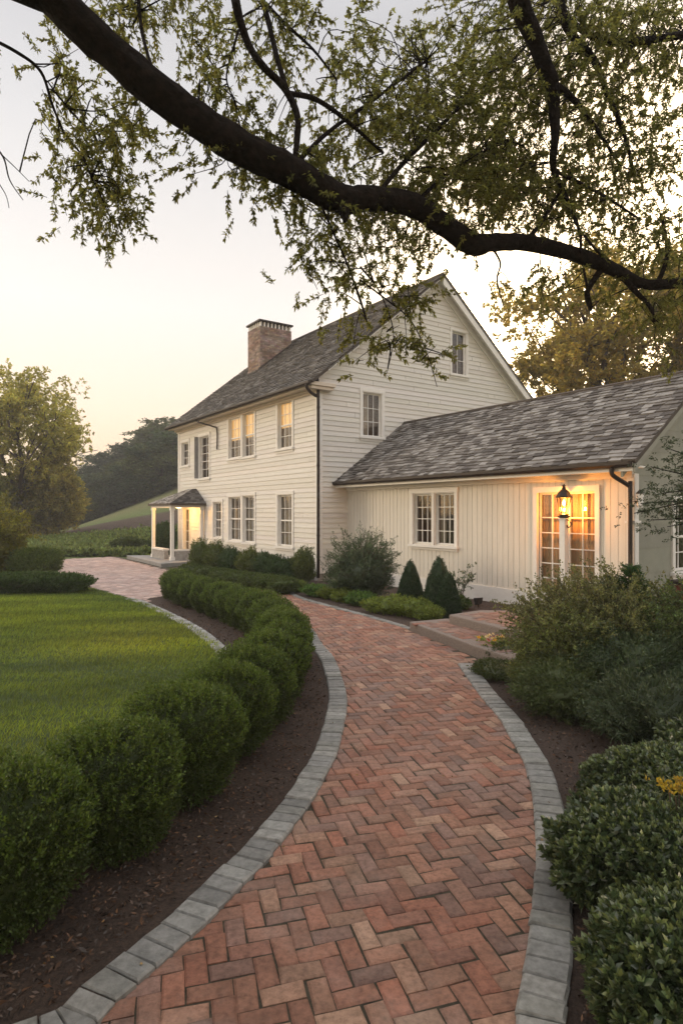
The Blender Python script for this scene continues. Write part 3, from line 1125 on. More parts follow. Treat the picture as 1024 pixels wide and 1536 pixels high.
palM = [np.array(c) for c in [(.125, .118, .112), (.17, .163, .157), (.095, .088, .083), (.15, .142, .135), (.25, .24, .23), (.115, .105, .097)]]
palW = [np.array(c) for c in [(.12, .108, .10), (.25, .24, .23), (.08, .07, .064), (.28, .27, .26), (.15, .138, .128), (.23, .22, .21), (.095, .085, .078), (.20, .188, .178)]]
r1 = roof_slope('roof', E_X, E_Z, RX, RZ, -.30, LEN + .28, False, .15, .20, palM, house, lift=.034, rag=.014)
r1['label'] = 'front slope of the weathered main roof'
r2 = roof_slope('roof', E_X, E_Z, RX, RZ, -.30, LEN + .28, True, .17, .3, palM, house)
r3 = roof_slope('roof', WE_X, WE_Z, WR_X, WR_Z, WY - .24, -.0, False, .125, .20, palW, house, rag=.020, lift=.026)
r3['label'] = 'mottled grey shingled roof of the low wing'
r4 = roof_slope('roof', WE_X, WE_Z, WR_X, WR_Z, WY - .24, -.0, True, .2, .4, palW, house)
mb = MB()   # ridge caps
mb.tube([(RX, -.3, RZ + .01), (RX, LEN + .28, RZ + .01)], .045, 6)
mb.tube([(WR_X, WY - .24, WR_Z + .01), (WR_X, -.02, WR_Z + .01)], .04, 6)
mb.build('ridge_cap', M['deck'], house)
# rake trim of the wing
for mir in (0, 1):
    mb = MB()
    f = (lambda x: 2 * WR_X - x) if mir else (lambda x: x)
    a, b = (WE_X + .02, WE_Z - .05), (WR_X, WR_Z - .05)
    for d0, d1, th in ((.0, .04, .20), (.20, .235, .13), (.04, .20, .03)):
        mb.hexa([WEND(f(a[0]), a[1] - th, d0), WEND(f(b[0]), b[1] - th, d0), WEND(f(b[0]), b[1] - th, d1), WEND(f(a[0]), a[1] - th, d1),
                 WEND(f(a[0]), a[1], d0), WEND(f(b[0]), b[1], d0), WEND(f(b[0]), b[1], d1), WEND(f(a[0]), a[1], d1)])
    mb.build('rake_board', M['endwall'], house)

# chimney: real brick courses
ch = MB()
cx0, cx1, cy0, cy1 = 2.21, 3.58, 7.62, 8.65
zb, zt = 6.9, 8.90
ch.box(cx0 + .012, cx1 - .012, cy0 + .012, cy1 - .012, zb, zt, (.75, .75, .75))
bh, bl = .072, .21
k = 0
z = zb
while z < zt - .01:
    grow = .03 if z < zb + .25 else 0
    off = (k % 2) * bl / 2
    for (face, a0, a1) in (('x0', cy0, cy1), ('x1', cy0, cy1), ('y0', cx0, cx1), ('y1', cx0, cx1)):
        a = a0 - off
        while a < a1:
            p, q_ = max(a, a0), min(a + bl - .012, a1)
            if q_ - p > .02:
                t = rng.uniform(.6, 1.25); c = (t, t * rng.uniform(.9, 1.05), t * rng.uniform(.85, 1.05))
                o_ = rng.uniform(0, .008)
                zz0, zz1 = z, z + bh - .012
                if face == 'x0': ch.box(cx0 - o_, cx0 + .02, p, q_, zz0, zz1, c)
                elif face == 'x1': ch.box(cx1 - .02, cx1 + o_, p, q_, zz0, zz1, c)
                elif face == 'y0': ch.box(p, q_, cy0 - o_, cy0 + .02, zz0, zz1, c)
                else: ch.box(p, q_, cy1 - .02, cy1 + o_, zz0, zz1, c)
            a += bl
    z += bh; k += 1
chim = ch.build('chimney', M['chimbrick'], r1)
mb = MB()   # open cap: short brick piers under a slab
for x in np.linspace(cx0 + .05, cx1 - .05, 9):
    mb.box(x - .028, x + .028, cy0 + .01, cy0 + .10, zt, zt + .18); mb.box(x - .028, x + .028, cy1 - .10, cy1 - .01, zt, zt + .18)
for y in np.linspace(cy0 + .2, cy1 - .2, 5):
    mb.box(cx0 + .01, cx0 + .1, y - .028, y + .028, zt, zt + .18); mb.box(cx1 - .1, cx1 - .01, y - .028, y + .028, zt, zt + .18)
mb.build('cap_pier', M['trim'], r1)
mb = MB()
mb.box(cx0 - .06, cx1 + .06, cy0 - .06, cy1 + .06, zt + .181, zt + .25)
mb.build('chimney_cap', M['gutter'], r1, bevel=.01)
mb = MB()
mb.hexa([(cx0 - .06, cy0 - .08, E_Z + (cx0 - .06 - E_X) * SL + .0), (cx1, cy0 - .08, E_Z + (cx1 - E_X) * SL), (cx1, cy0 + .02, E_Z + (cx1 - E_X) * SL), (cx0 - .06, cy0 + .02, E_Z + (cx0 - .06 - E_X) * SL),
         (cx0 - .06, cy0 - .08, E_Z + (cx0 - .06 - E_X) * SL + .045), (cx1, cy0 - .08, E_Z + (cx1 - E_X) * SL + .045), (cx1, cy0 + .02, E_Z + (cx1 - E_X) * SL + .1), (cx0 - .06, cy0 + .02, E_Z + (cx0 - .06 - E_X) * SL + .1)])
mb.build('flashing', M['gutter'], r1)


# gutters and downpipes
def gutter(name, x, z, y0, y1):
    mb = MB()
    prof = [(0, .0), (0, -.06), (-.02, -.085), (-.06, -.085), (-.085, -.05), (-.085, .0)]
    for (a, b), (c, d) in zip(prof[:-1], prof[1:]):
        mb.poly([(x + a, y0, z + b), (x + a, y1, z + b), (x + c, y1, z + d), (x + c, y0, z + d)])
    for y in (y0, y1):
        mb.poly([(x + a, y, z + b) for a, b in prof])
    o = mb.build(name, M['gutter'], house)
    s = o.modifiers.new('s', 'SOLIDIFY'); s.thickness = .006
    return o


gutter('gutter', E_X - .0, E_Z - .01, -.28, LEN + .25)
gutter('gutter', WE_X - .0, WE_Z - .01, WY - .20, -.02)
mb = MB()
mb.tube(smooth_path([(-.44, -.12, 5.06), (-.44, -.12, 4.98), (-.30, -.10, 4.86), (-.10, -.09, 4.76), (-.075, -.09, 4.66), (-.075, -.09, .1)], 3), .042, 8)
for z in (1.2, 3.0, 4.5): mb.tube([(-.075, -.09, z - .015), (-.075, -.09, z + .015)], .05, 8)
dp = mb.build('downpipe', M['gutter'], house, smooth=True); dp['label'] = 'tall brown downpipe at the corner of the main house'
mb = MB()
py_ = y_on(328, 0)
pts = [(-.44, py_ + 1.0, 5.04), (-.40, py_ + .7, 4.93), (-.12, py_ + .15, 4.75), (-.06, py_, 4.62), (-.06, py_, 3.95)]
mb.tube(smooth_path(pts, 3), .026, 8)
mb.build('downpipe', M['gutter'], house, smooth=True)['label'] = 'short brown spout hanging under the eave'
mb = MB()
yc = WY + .12
xd = WX - .05
mb.tube(smooth_path([(WE_X - .03, yc, 2.54), (WE_X - .03, yc, 2.42), (WE_X + .02, yc - .02, 2.36), (xd - .06, WY + .02, 2.22), (xd - .05, WY + .0, 2.12), (xd - .05, WY + .0, .1)], 3), .036, 8)
mb.build('downpipe', M['gutter'], house, smooth=True)['label'] = 'brown downpipe at the near corner of the wing'

# wing walls
wa, wb = y_on(687, WX), y_on(616, WX)
wm = (wa + wb) / 2
wz0, wz1 = z_at(823, WX, wm) + .10, z_at(733, WX, wm) - .09
mid = (wa + wb) / 2
wl = [mid + .035, wb - .09, wz0, wz1]; wr = [wa + .09, mid - .035, wz0, wz1]
da, db_ = y_on(893, WX), y_on(806, WX)
dz1 = z_at(738, WX, (da + db_) / 2)
door = [da + .0, db_ - .0, .22, dz1]
mb = MB()
vboards(mb, WING, WY, 0, .30, 2.62, [wl, wr, door])
mb.build('wing_front_wall', M['boards'], house)
window(WING, *wl, 3, 4, label='left half of the double window in the wing', casing=.0001, sill=False, curtain='none', meet=False)
window(WING, *wr, 3, 4, label='right half of the double window in the wing', casing=.0001, sill=False, curtain='sides', meet=False)
mb = MB()
k = .085
WING.box(mb, wl[1], wl[1] + k, wz0 - .02, wz1, -.02, .034); WING.box(mb, wr[0] - k, wr[0], wz0 - .02, wz1, -.02, .034)
WING.box(mb, wr[1], wl[0], wz0 - .02, wz1, -.10, .030)
WING.box(mb, wr[0] - k - .02, wl[1] + k + .02, wz1, wz1 + .10, -.02, .042)
WING.box(mb, wr[0] - k - .03, wl[1] + k + .03, wz0 - .075, wz0 - .021, -.02, .08)
WING.box(mb, wr[0] - k, wl[1] + k, wz0 - .13, wz0 - .076, -.01, .03)
mb.build('window_casing', M['trim'], house)
mb = MB()
WING.box(mb, WY - .02, 0, .0, .30, -.2, .035)
WING.box(mb, WY, 0, 2.36, 2.50, 0.001, .05)
WING.box(mb, WY - .2, 0, 2.50, 2.53, .0, .33)
WING.box(mb, WY - .2, 0, 2.44, 2.575, .331, .375)
mb.build('wing_fascia', M['trim'], house)
mb = MB()
WING.box(mb, WY - .03, WY + .10, .3, 2.36, .001, .03); WEND.box(mb, WX - .03, WX + .10, .3, 2.42, .0, .03)
WING.box(mb, WY - .05, WY + .12, 1.62, 1.66, .03, .06); WEND.box(mb, WX - .06, WX + .12, 1.62, 1.66, .031, .06)
mb.build('corner_board', M['trim'], house)
# french doors
mb = MB()
mdl = y_on(847, WX)
dw = .085
WING.box(mb, door[0] - dw, door[0], .22, dz1, -.03, .036); WING.box(mb, door[1], door[1] + dw, .22, dz1, -.03, .036)
WING.box(mb, door[0] - dw, door[1] + dw, dz1, dz1 + .10, -.03, .042)
WING.box(mb, door[0] - .04, door[1] + .04, .17, .218, -.1, .12)
fd = mb.build('french_door', M['trim'], house)
mb = MB()
WING.box(mb, mdl - .03, mdl + .03, .22, dz1, -.09, -.02)
mb.build('centre_post', M['trim'], fd)
for (p, q_) in ((door[0], mdl - .03), (mdl + .03, door[1])):
    s = MB()
    fr = .035
    z0_, z1_ = .22, dz1
    WING.box(s, p, p + fr, z0_, z1_, -.08, -.045); WING.box(s, q_ - fr, q_, z0_, z1_, -.08, -.045)
    WING.box(s, p + fr, q_ - fr, z0_, z0_ + .10, -.08, -.045); WING.box(s, p + fr, q_ - fr, z1_ - fr, z1_, -.08, -.045)
    m_ = (p + q_) / 2
    WING.box(s, m_ - .009, m_ + .009, z0_ + .1, z1_ - fr, -.076, -.05)
    hh = z1_ - fr - z0_ - .1
    for f_ in (.15, .30, .455, .61, .765):
        c_ = z0_ + .1 + hh * f_
        WING.box(s, p + fr, q_ - fr, c_ - .009, c_ + .009, -.077, -.049)
    s.build('door_leaf', M['trim'], fd)
    g = MB(); g.poly([WING(p + fr, z1_ - fr, -.063), WING(q_ - fr, z1_ - fr, -.063), WING(q_ - fr, z0_ + .1, -.063), WING(p + fr, z0_ + .1, -.063)])
    g.build('pane', M['glass'], fd)
s = MB()
n_ = 90
for i in range(n_):
    a = door[0] + (door[1] - door[0]) * i / n_; a2 = door[0] + (door[1] - door[0]) * (i + 1) / n_
    f1 = lambda a: -.16 + .012 * math.sin(a * 60) + .006 * math.sin(a * 150)
    s.poly([WING(a, .2, f1(a)), WING(a2, .2, f1(a2)), WING(a2, dz1, f1(a2)), WING(a, dz1, f1(a))])
s.build('curtain', M['tan_curtain'], fd, smooth=True)
mb = MB()
WING.box(mb, door[0] - .1, door[1] + .1, .1, dz1 + .1, -.4, -.3)
mb.build('interior', M['room'], fd)

# wing end wall
mb = MB()
ex0 = x_on(1006, WY)
ew = [ex0 + .08, ex0 + .85, z_at(864, ex0 + .3, WY) + .1, 1.98]


def wlims(z):
    if z <= 2.5: return (WX, 2 * WR_X - WX)
    h = (z - (WE_Z - .06)) / WSL + WE_X
    return (max(WX, h), min(2 * WR_X - WX, 2 * WR_X - h)) if h < WR_X else (WR_X, WR_X)


clap(mb, WEND, .0, WR_Z - .07, wlims, [ew], e=.4, lap=.004)
mb.build('wing_end_wall', M['endwall'], house)
window(WEND, *ew, 3, 4, label='window in the shaded end wall of the wing', curtain='none', meet=True)
mb = MB()
mb.poly([(2 * WR_X - WX, WY, 0), (2 * WR_X - WX, 0, 0), (2 * WR_X - WX, 0, 2.6), (2 * WR_X - WX, WY, 2.6)])
mb.build('wing_rear_wall', M['endwall'], house)
mb = MB()
WEND.box(mb, ew[0] - .18, ew[1] + .18, ew[2] - .62, ew[2] - .20, .02, .28)
wbx = mb.build('window_box', M['red'], house, bevel=.01)
mb = MB()
WEND.box(mb, ew[0] - .24, ew[1] + .24, ew[2] - .198, ew[2] - .15, .005, .34)
mb.build('rim', M['gutter'], wbx)

# porch
pt0, pt1, pw = 7.62, 9.75, 1.18
porch = empty('porch', (0, 0, 0), 0, house)
mb = MB()
mb.prism([(-pw - .75, pt0 - 1.0), (-.02, pt0 - .6), (-.02, pt1 + .6), (-pw - .6, pt1 + 1.4)], -.04, .10)
mb.build('slab', M['slab'], porch, bevel=.01)
for (x, y) in ((-pw, pt0 + .08), (-pw, pt1), (-.10, pt0 + .08)):
    mb = MB()
    mb.box(x - .055, x + .055, y - .055, y + .055, .10, 1.96)
    mb.box(x - .08, x + .08, y - .08, y + .08, .10, .22); mb.box(x - .075, x + .075, y - .075, y + .075, 1.86, 1.955)
    mb.build('post', M['trim'], porch)
mb = MB()
mb.box(-pw - .07, -pw + .07, pt0, pt1 + .08, 1.96, 2.10); mb.box(-pw + .07, 0, pt0, pt0 + .14, 1.96, 2.10); mb.box(-pw + .07, 0, pt1 - .06, pt1 + .08, 1.96, 2.10)
mb.box(-pw + .07, 0, pt0 + .14, pt1 - .06, 2.04, 2.08)
mb.build('beam', M['trim'], porch)
# low stone walls with caps between the posts
for (x0, x1, y0, y1) in ((-pw - .08, -pw + .08, pt0 + .7, pt1 - .09), (-pw + .09, -.35, pt0 + .0, pt0 + .16)):
    mb = MB()
    mb.box(x0, x1, y0, y1, .10, .42)
    mb.build('low_wall', M['fieldstone'], porch)
    mb = MB()
    mb.box(x0 - .03, x1 + .03, y0 - .0, y1 + .0, .421, .48)
    mb.build('coping', M['trim'], porch)
# hipped porch roof
ox = .16
a = [(-pw - ox, pt0 - ox, 2.10), (0, pt0 - ox, 2.10), (0, pt1 + ox, 2.10), (-pw - ox, pt1 + ox, 2.10)]
ap0, ap1 = (-.12, pt0 + .85, 2.66), (-.12, pt1 - .85, 2.66)
mb = MB()
mb.poly([a[0], a[1], (0, pt0 + .8, 2.66), ap0]); mb.poly([a[3], a[0], ap0, ap1]); mb.poly([a[2], a[3], ap1, (0, pt1 - .8, 2.66)])
mb.poly([ap0, (0, pt0 + .8, 2.66), (0, pt1 - .8, 2.66), ap1]); mb.poly([a[0], a[3], a[2], a[1]])
mb.poly([(x, y, z - .07) for x, y, z in (a[0], a[1], a[2], a[3])])
for i, j in ((0, 1), (3, 0), (2, 3)):
    p, q_ = a[i], a[j]
    mb.poly([p, q_, (q_[0], q_[1], q_[2] - .07), (p[0], p[1], p[2] - .07)])
pr = mb.build('roof', M['deck'], porch)
mb = MB()


def tri_shingles(mb, A, B, C_, D_, e=.12, tab=.16, palette=palW, slope_light=1.0):
    """A-B eave, D-C top"""
    A, B, C_, D_ = map(Vector, (A, B, C_, D_))
    nrm = (B - A).cross(D_ - A).normalized()
    if nrm.z < 0: nrm = -nrm
    hgt = ((C_ + D_) / 2 - (A + B) / 2).length
    n = max(2, int(hgt / e))
    for k in range(n):
        f0, f1 = k / n, min(1, (k + 1.12) / n)
        l0, r0 = A.lerp(D_, f0), B.lerp(C_, f0); l1, r1_ = A.lerp(D_, f1), B.lerp(C_, f1)
        m = max(1, int((r0 - l0).length / tab))
        for i in range(m):
            u0, u1 = i / m + .006, (i + 1) / m - .006
            c = palette[rng.integers(len(palette))] * rng.uniform(.8, 1.2) * slope_light
            p0, p1, p2, p3 = l0.lerp(r0, u0) + nrm * .022, l0.lerp(r0, u1) + nrm * .022, l1.lerp(r1_, u1) + nrm * .004, l1.lerp(r1_, u0) + nrm * .004
            mb.mesh([p0, p1, p2, p3, p0 - nrm * .02, p1 - nrm * .02], [(0, 1, 2, 3), (4, 5, 1, 0)], tuple(c))


tri_shingles(mb, a[0], a[1], (0, pt0 + .8, 2.66), ap0, slope_light=.75)  # near slope darkened in colour for its shade
tri_shingles(mb, a[3], a[0], ap0, ap1, slope_light=2.0)  # front slope brightened in colour for the light it catches
tri_shingles(mb, a[2], a[3], ap1, (0, pt1 - .8, 2.66))
mb.build('shingles', M['slate'], pr)
mb = MB(); mb.lathe([(0, 2.04), (.09, 2.035), (.11, 2.0), (.09, 1.95), (0, 1.94)], -pw * .5, (pt0 + pt1) / 2, 14)
mb.build('ceiling_lamp', emit('porch lamp glass', (1, .62, .25), 9), porch, smooth=True)
# grey panel added to stand for the dark reveal of the tall narrow window
h = fwin[3][0]
mb = MB()
mb.hexa([FRONT(h[1] + .08, h[2], .04), FRONT(h[1] + .10, h[2], .04), FRONT(h[1] + .12, h[2], .17), FRONT(h[1] + .10, h[2], .18),
         FRONT(h[1] + .08, h[3], .04), FRONT(h[1] + .10, h[3], .04), FRONT(h[1] + .12, h[3], .17), FRONT(h[1] + .10, h[3], .18)])
mb.build('dark_reveal', M['slab'], house)

# ---- steps to the french doors
def brick_top(mb, poly, z, ang):
    herringbone(mb, poly, ang, .21, .105, z, [p * .72 + .02 for p in pal])


def inset_poly(poly, w):
    P = np.array(poly); c = P.mean(0)
    return [tuple(c + (p - c) * (1 - w / np.linalg.norm(p - c))) for p in P]


s1 = [(1.03, 9.42), (1.66, 7.72), (1.95, 7.05), (3.1, 7.6), (1.66, 9.72)]
s2 = [(1.60, 9.26), (2.32, 7.75), (2.6, 7.2), (4.6, 8.4), (4.1, 9.55), (2.16, 9.68)]
for nm, poly, z0_, z1_, lb in (('stone_step', s1, -.03, .135, 'lower rough edged stone step paved with brick beside the path'),
                               ('stone_step', s2, .0, .27, 'upper stone step paved with brick nearer the glazed doors')):
    mb = MB(); mb.prism(poly, z0_, z1_)
    o = mb.build(nm, M['granite'], bevel=.018)
    tag(o, lb, 'step')
    mb = MB(); brick_top(mb, inset_poly(poly, .20), z1_ + .008, R(20 if z1_ < .2 else 40))
    mb.build('paving', M['brick'], o)

# ---- wall lantern between the doors
lp = house.matrix_world
bpy.context.view_layer.update()
HM = house.matrix_world.copy()
LY = y_on(845, WX - .24)
lw = HM @ WING(LY, 0, .24)
lan = empty('wall_lantern', (lw.x, lw.y, z_at(777, WX, mdl)), ANG)
lan.scale = (1.2, 1.2, 1.08)
tag(lan, 'lit black carriage lantern on a pale square post in front of the glazed doors', 'lantern')
mb = MB()
mb.lathe([(.0, .0), (.05, .0), (.085, .012), (.09, .03), (.06, .045), (.075, .06), (.06, .07), (0, .07)], sides=6)
mb.build('base', M['black'], lan)
mb = MB()
mb.lathe([(.108, .33), (.114, .345), (.10, .36), (.085, .41), (.045, .455), (.025, .47), (.03, .485), (.018, .50), (.028, .52), (.012, .545), (0, .55)], sides=6)
mb.lathe([(0, .325), (.09, .328), (.098, .33)], sides=6)
mb.build('roof', M['black'], lan)
mb = MB()
for k in range(6):
    t = 2 * math.pi * k / 6
    mb.tube([(.048 * math.cos(t), .048 * math.sin(t), .065), (.096 * math.cos(t), .096 * math.sin(t), .33)], .007, 5)
mb.build('frame', M['black'], lan)
mb = MB(); mb.lathe([(.046, .065), (.092, .33)], sides=6)
mb.build('glass', M['lampglass'], lan)
mb = MB(); mb.lathe([(0, .20), (.014, .21), (.02, .235), (.018, .26), (.008, .29), (0, .30)], sides=12)
mb.build('bulb', M['bulb'], lan, smooth=True)
mb = MB()
mb.tube(smooth_path([(.0, -.03, -.02), (.0, -.10, -.05), (.0, -.11, -.12), (.0, -.07, -.15), (.0, -.05, -.11)], 4), .009, 6)
mb.build('bracket', M['black'], lan)
mb = MB()
pz = -lan.location.z / 1.08
mb.box(-.046, .046, -.046, .046, pz + .0, -.02); mb.box(-.058, .058, -.058, .058, -.0195, -.001); mb.box(-.058, .058, -.058, .058, pz, pz + .35)
mb.build('post', M['trim'], lan, bevel=.004)
ld = bpy.data.lights.new('lantern_light', 'POINT')
ld.energy = 72; ld.color = (1, .36, .05); ld.shadow_soft_size = .035
lo = bpy.data.objects.new('lantern_light', ld)
lo.location = (0, 0, .150); lo.parent = lan
COL.objects.link(lo)
ld = bpy.data.lights.new('porch_light', 'POINT')
ld.energy = 65; ld.color = (1, .52, .15); ld.shadow_soft_size = .08
lo = bpy.data.objects.new('porch_light', ld)
lo.location = (-pw * .5, (pt0 + pt1) / 2, 1.86); lo.parent = porch
COL.objects.link(lo)
# small unlit lantern by the downpipe
p_ = HM @ WEND(WX - .02, 1.95, .12)
ln2 = empty('corner_lantern', (p_.x, p_.y, 1.87), ANG)
tag(ln2, 'small pale unlit lantern behind the downpipe at the near wing corner', 'lantern')
mb = MB(); mb.lathe([(0, .0), (.035, .0), (.045, .04), (.055, .22), (0, .22)], sides=6)
mb.build('glass', M['frost'], ln2)
mb = MB(); mb.lathe([(.062, .22), (.055, .24), (.02, .28), (0, .29)], sides=6)
mb.build('cap', M['black'], ln2)
mb = MB(); mb.tube([(0, .0, .1), (0, .12, .1)], .012, 6)
mb.build('bracket', M['black'], ln2)
# ground uplight
x, y = gp(717, 911)
up = empty('ground_spotlight', (x, y, 0), .4)
tag(up, 'small black garden spotlight on a stake at the foot of the wing wall', 'spotlight')
mb = MB(); mb.hexa([(-.05, -.04, .07), (.05, -.04, .07), (.05, .05, .04), (-.05, .05, .04), (-.065, -.06, .19), (.065, -.06, .19), (.065, .07, .17), (-.065, .07, .17)])
mb.build('housing', M['black'], up, bevel=.006)
mb = MB(); mb.tube([(0, 0, 0), (0, 0, .08)], .012, 6)
mb.build('stake', M['black'], up)

# ================================================================== planting
def copy_tree(o, parent=None):
    c = o.copy(); COL.objects.link(c); c.parent = parent
    for ch_ in list(o.children): copy_tree(ch_, c)
    return c


def stems(mb, n, h, r0, spread, rad, seed=1):
    r = np.random.default_rng(seed)
    for i in range(n):
        a = r.uniform(0, 6.28); k = r.uniform(.3, 1) * spread
        mb.tube([(r.normal() * r0, r.normal() * r0, -.02), (k * .5 * math.cos(a), k * .5 * math.sin(a), h * .5), (k * math.cos(a), k * math.sin(a), h * r.uniform(.8, 1))], [rad, rad * .7, rad * .3], 5)


def box_bush(seed, count, L, W, rx=.345, ry=.345, h=.66, k=9, amp=.10):
    root = empty('boxwood_bush')
    lv = Leaves()
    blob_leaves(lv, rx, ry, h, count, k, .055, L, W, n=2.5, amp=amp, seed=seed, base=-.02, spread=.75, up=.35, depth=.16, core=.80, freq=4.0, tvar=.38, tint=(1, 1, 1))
    # looser sprigs that break the outline
    d = rand_dirs(count // 5); d[:, 2] = np.abs(d[:, 2]); p = blob_pts(d, rx, ry, h, 2.5, amp, seed, -.02, 4.0)
    lv.tufts(p - d * .004, d + np.array([0, 0, .7]), k, .06, L * 1.1, W, .6, (1.7, 1.75, 1.3), .25, .3)
    lv.build('foliage', M['boxwood'], root)
    mb = MB(); stems(mb, 7, h * .6, .03, rx * .6, .012, seed)
    mb.build('stems', M['twig'], root)
    return root


hedge_line = [(-1.95, 1.95), (-1.52, 2.72), (-1.23, 3.33), (-1.02, 3.95), (-.86, 4.6), (-.76, 5.25), (-.69, 5.95), (-.66, 6.6), (-.68, 7.2), (-.76, 7.8), (-.92, 8.4),
              (-1.14, 9.0), (-1.42, 9.55), (-1.72, 10.1), (-2.04, 10.6), (-2.36, 11.1), (-2.7, 11.6), (-3.02, 12.1), (-3.30, 12.62), (-3.5, 13.15)]
near = [box_bush(10 + i, 4200, .017, .0095) for i in range(3)]
mid_ = [box_bush(20 + i, 2600, .022, .013) for i in range(3)]
ordw = ['first', 'second', 'third', 'fourth', 'fifth', 'sixth', 'seventh', 'eighth', 'ninth', 'tenth']
nh = len(hedge_line)
for i, (x, y) in enumerate(hedge_line):
    src = near if i < 6 else mid_
    proto = src[i % 3]
    o = copy_tree(proto)
    s = (1.10, 1.02, 1.0, .98, .96, .96)[i] if i < 6 else rng.uniform(.88, .98)
    if i > 12: s *= .95
    o.location = (x, y, 0)
    o.rotation_euler = (0, 0, rng.uniform(0, 6.28))
    o.scale = (s, s * rng.uniform(.96, 1.04), s * rng.uniform(.96, 1.05) * (1.0 if i < 10 else .98))
    if i < 10:
        lb = f'rounded clipped boxwood bush, {ordw[i]} from the near end of the curving hedge'
    else:
        lb = f'small clipped boxwood bush, {ordw[nh - 1 - i]} from the driveway end of the curving hedge'
    if i == 0: lb = 'large dark boxwood bush ending the hedge nearest the viewer, mostly outside the picture'
    tag(o, lb, 'bush', 'clipped boxwood hedge between lawn and brick path')
for p in near + mid_:
    for c in list(p.children): bpy.data.objects.remove(c)
    bpy.data.objects.remove(p)


def simple_bush(name, label, loc, rx, ry, h, mat, count, k, tl, L, W, n=2.2, amp=.15, seed=1, up=.5, spread=.7, core=.75, depth=.25, group=None, cat='shrub',
                tint=(1, 1, 1), droop=0.0, zb_=0.0, freq=3.0, tvar=.25, nst=8, stemm='twig', part='foliage'):
    root = empty(name, loc)
    lv = Leaves()
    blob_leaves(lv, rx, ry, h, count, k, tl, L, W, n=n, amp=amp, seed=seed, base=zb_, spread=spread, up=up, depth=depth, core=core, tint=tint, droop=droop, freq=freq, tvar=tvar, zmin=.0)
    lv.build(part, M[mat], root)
    mb = MB(); stems(mb, nst, h * .7, .04, rx * .6, .012, seed)
    mb.build('stems', M[stemm], root)
    tag(root, label, cat, group)
    return root


def onb(t, s):       # world point at house-local (s, t)
    return (C0.x + s * ca - t * sa, C0.y + s * sa + t * ca)


# upright shrubs at the foot of the front wall
ups = [(300, 862, .70, 1.0), (324, 864, .80, .95), (349, 866, .72, .85), (374, 869, .72, .84), (399, 872, .66, .76), (415, 875, .50, .72), (434, 877, .52, .66), (455, 878, .62, .95)]
upl = ['broad round dark shrub beside the porch post', 'second broad shrub from the porch at the front wall', 'pointed green shrub below the left lower window pair',
       'leafy shrub below the right lower window pair', 'upright shrub between the window pair and the last lower window', 'slim dark shrub left of the last lower window',
       'slim dark shrub below the last lower window', 'tall pale tipped shrub beside the corner downpipe']
for i, ((px, py, w, h), lb) in enumerate(zip(ups, upl)):
    x, y = gp(px, py)
    simple_bush('upright_shrub', lb, (x, y, 0), w * .5, w * .5, h, 'boxwood' if i in (0, 1, 3, 7) else 'yew', 1000, 8, .10, .035, .018, n=1.9, amp=.2, seed=50 + i, up=1.1,
                tint=(1.5, 1.4, 1.1) if i in (0, 1, 7) else (1.7, 1.5, 1.0), group='shrubs along the front wall')
# low clipped row in front of them
lows = [(287, 868), (310, 873), (333, 877), (356, 881), (379, 885), (402, 889), (425, 893)]
for i, (px, py) in enumerate(lows):
    x, y = gp(px, py - 3)
    nm = ['first', 'second', 'third', 'fourth', 'fifth', 'sixth', 'seventh'][i]
    simple_bush('low_shrub', f'low clipped green shrub, {nm} from the porch in the row edging the path', (x, y, 0), .36, .36, .36, 'boxwood', 900, 8, .05, .03, .016, n=2.6, amp=.1, seed=70 + i, tint=(1.3, 1.3, 1.1),
                group='low clipped shrubs along the path by the house')
# lime mounds along the path
limes = [(437, 890, .30, .26), (470, 897, .30, .26), (492, 901, .26, .24), (514, 906, .28, .27), (537, 911, .28, .26), (566, 922, .30, .27), (590, 925, .36, .32), (618, 929, .36, .32), (642, 934, .26, .24)]
lml = ['yellow green mound beside the foot of the corner downpipe', 'dull green mound next right of the downpipe', 'small bright mound left of the big loose shrub', 'yellow green mound before the big loose shrub',
       'green mound before the right side of the big loose shrub', 'yellow green mound left of the first cone shrub', 'large bright mound before the first cone shrub',
       'large bright mound before the second cone shrub', 'small yellow green mound touching the lower stone step']
for i, ((px, py, w, h), lb) in enumerate(zip(limes, lml)):
    x, y = gp(px, py)
    y += .25; x += .05
    simple_bush('mound_shrub', lb, (x, y, 0), w, w, h, 'lime', 900, 8, .06, .028, .013, n=1.8, amp=.32, seed=90 + i, up=1.2, tvar=.45, tint=(.95, .9, 1) if i not in (1, 4) else (.55, .75, .9),
                group='yellow green mounds lining the brick path', freq=5)
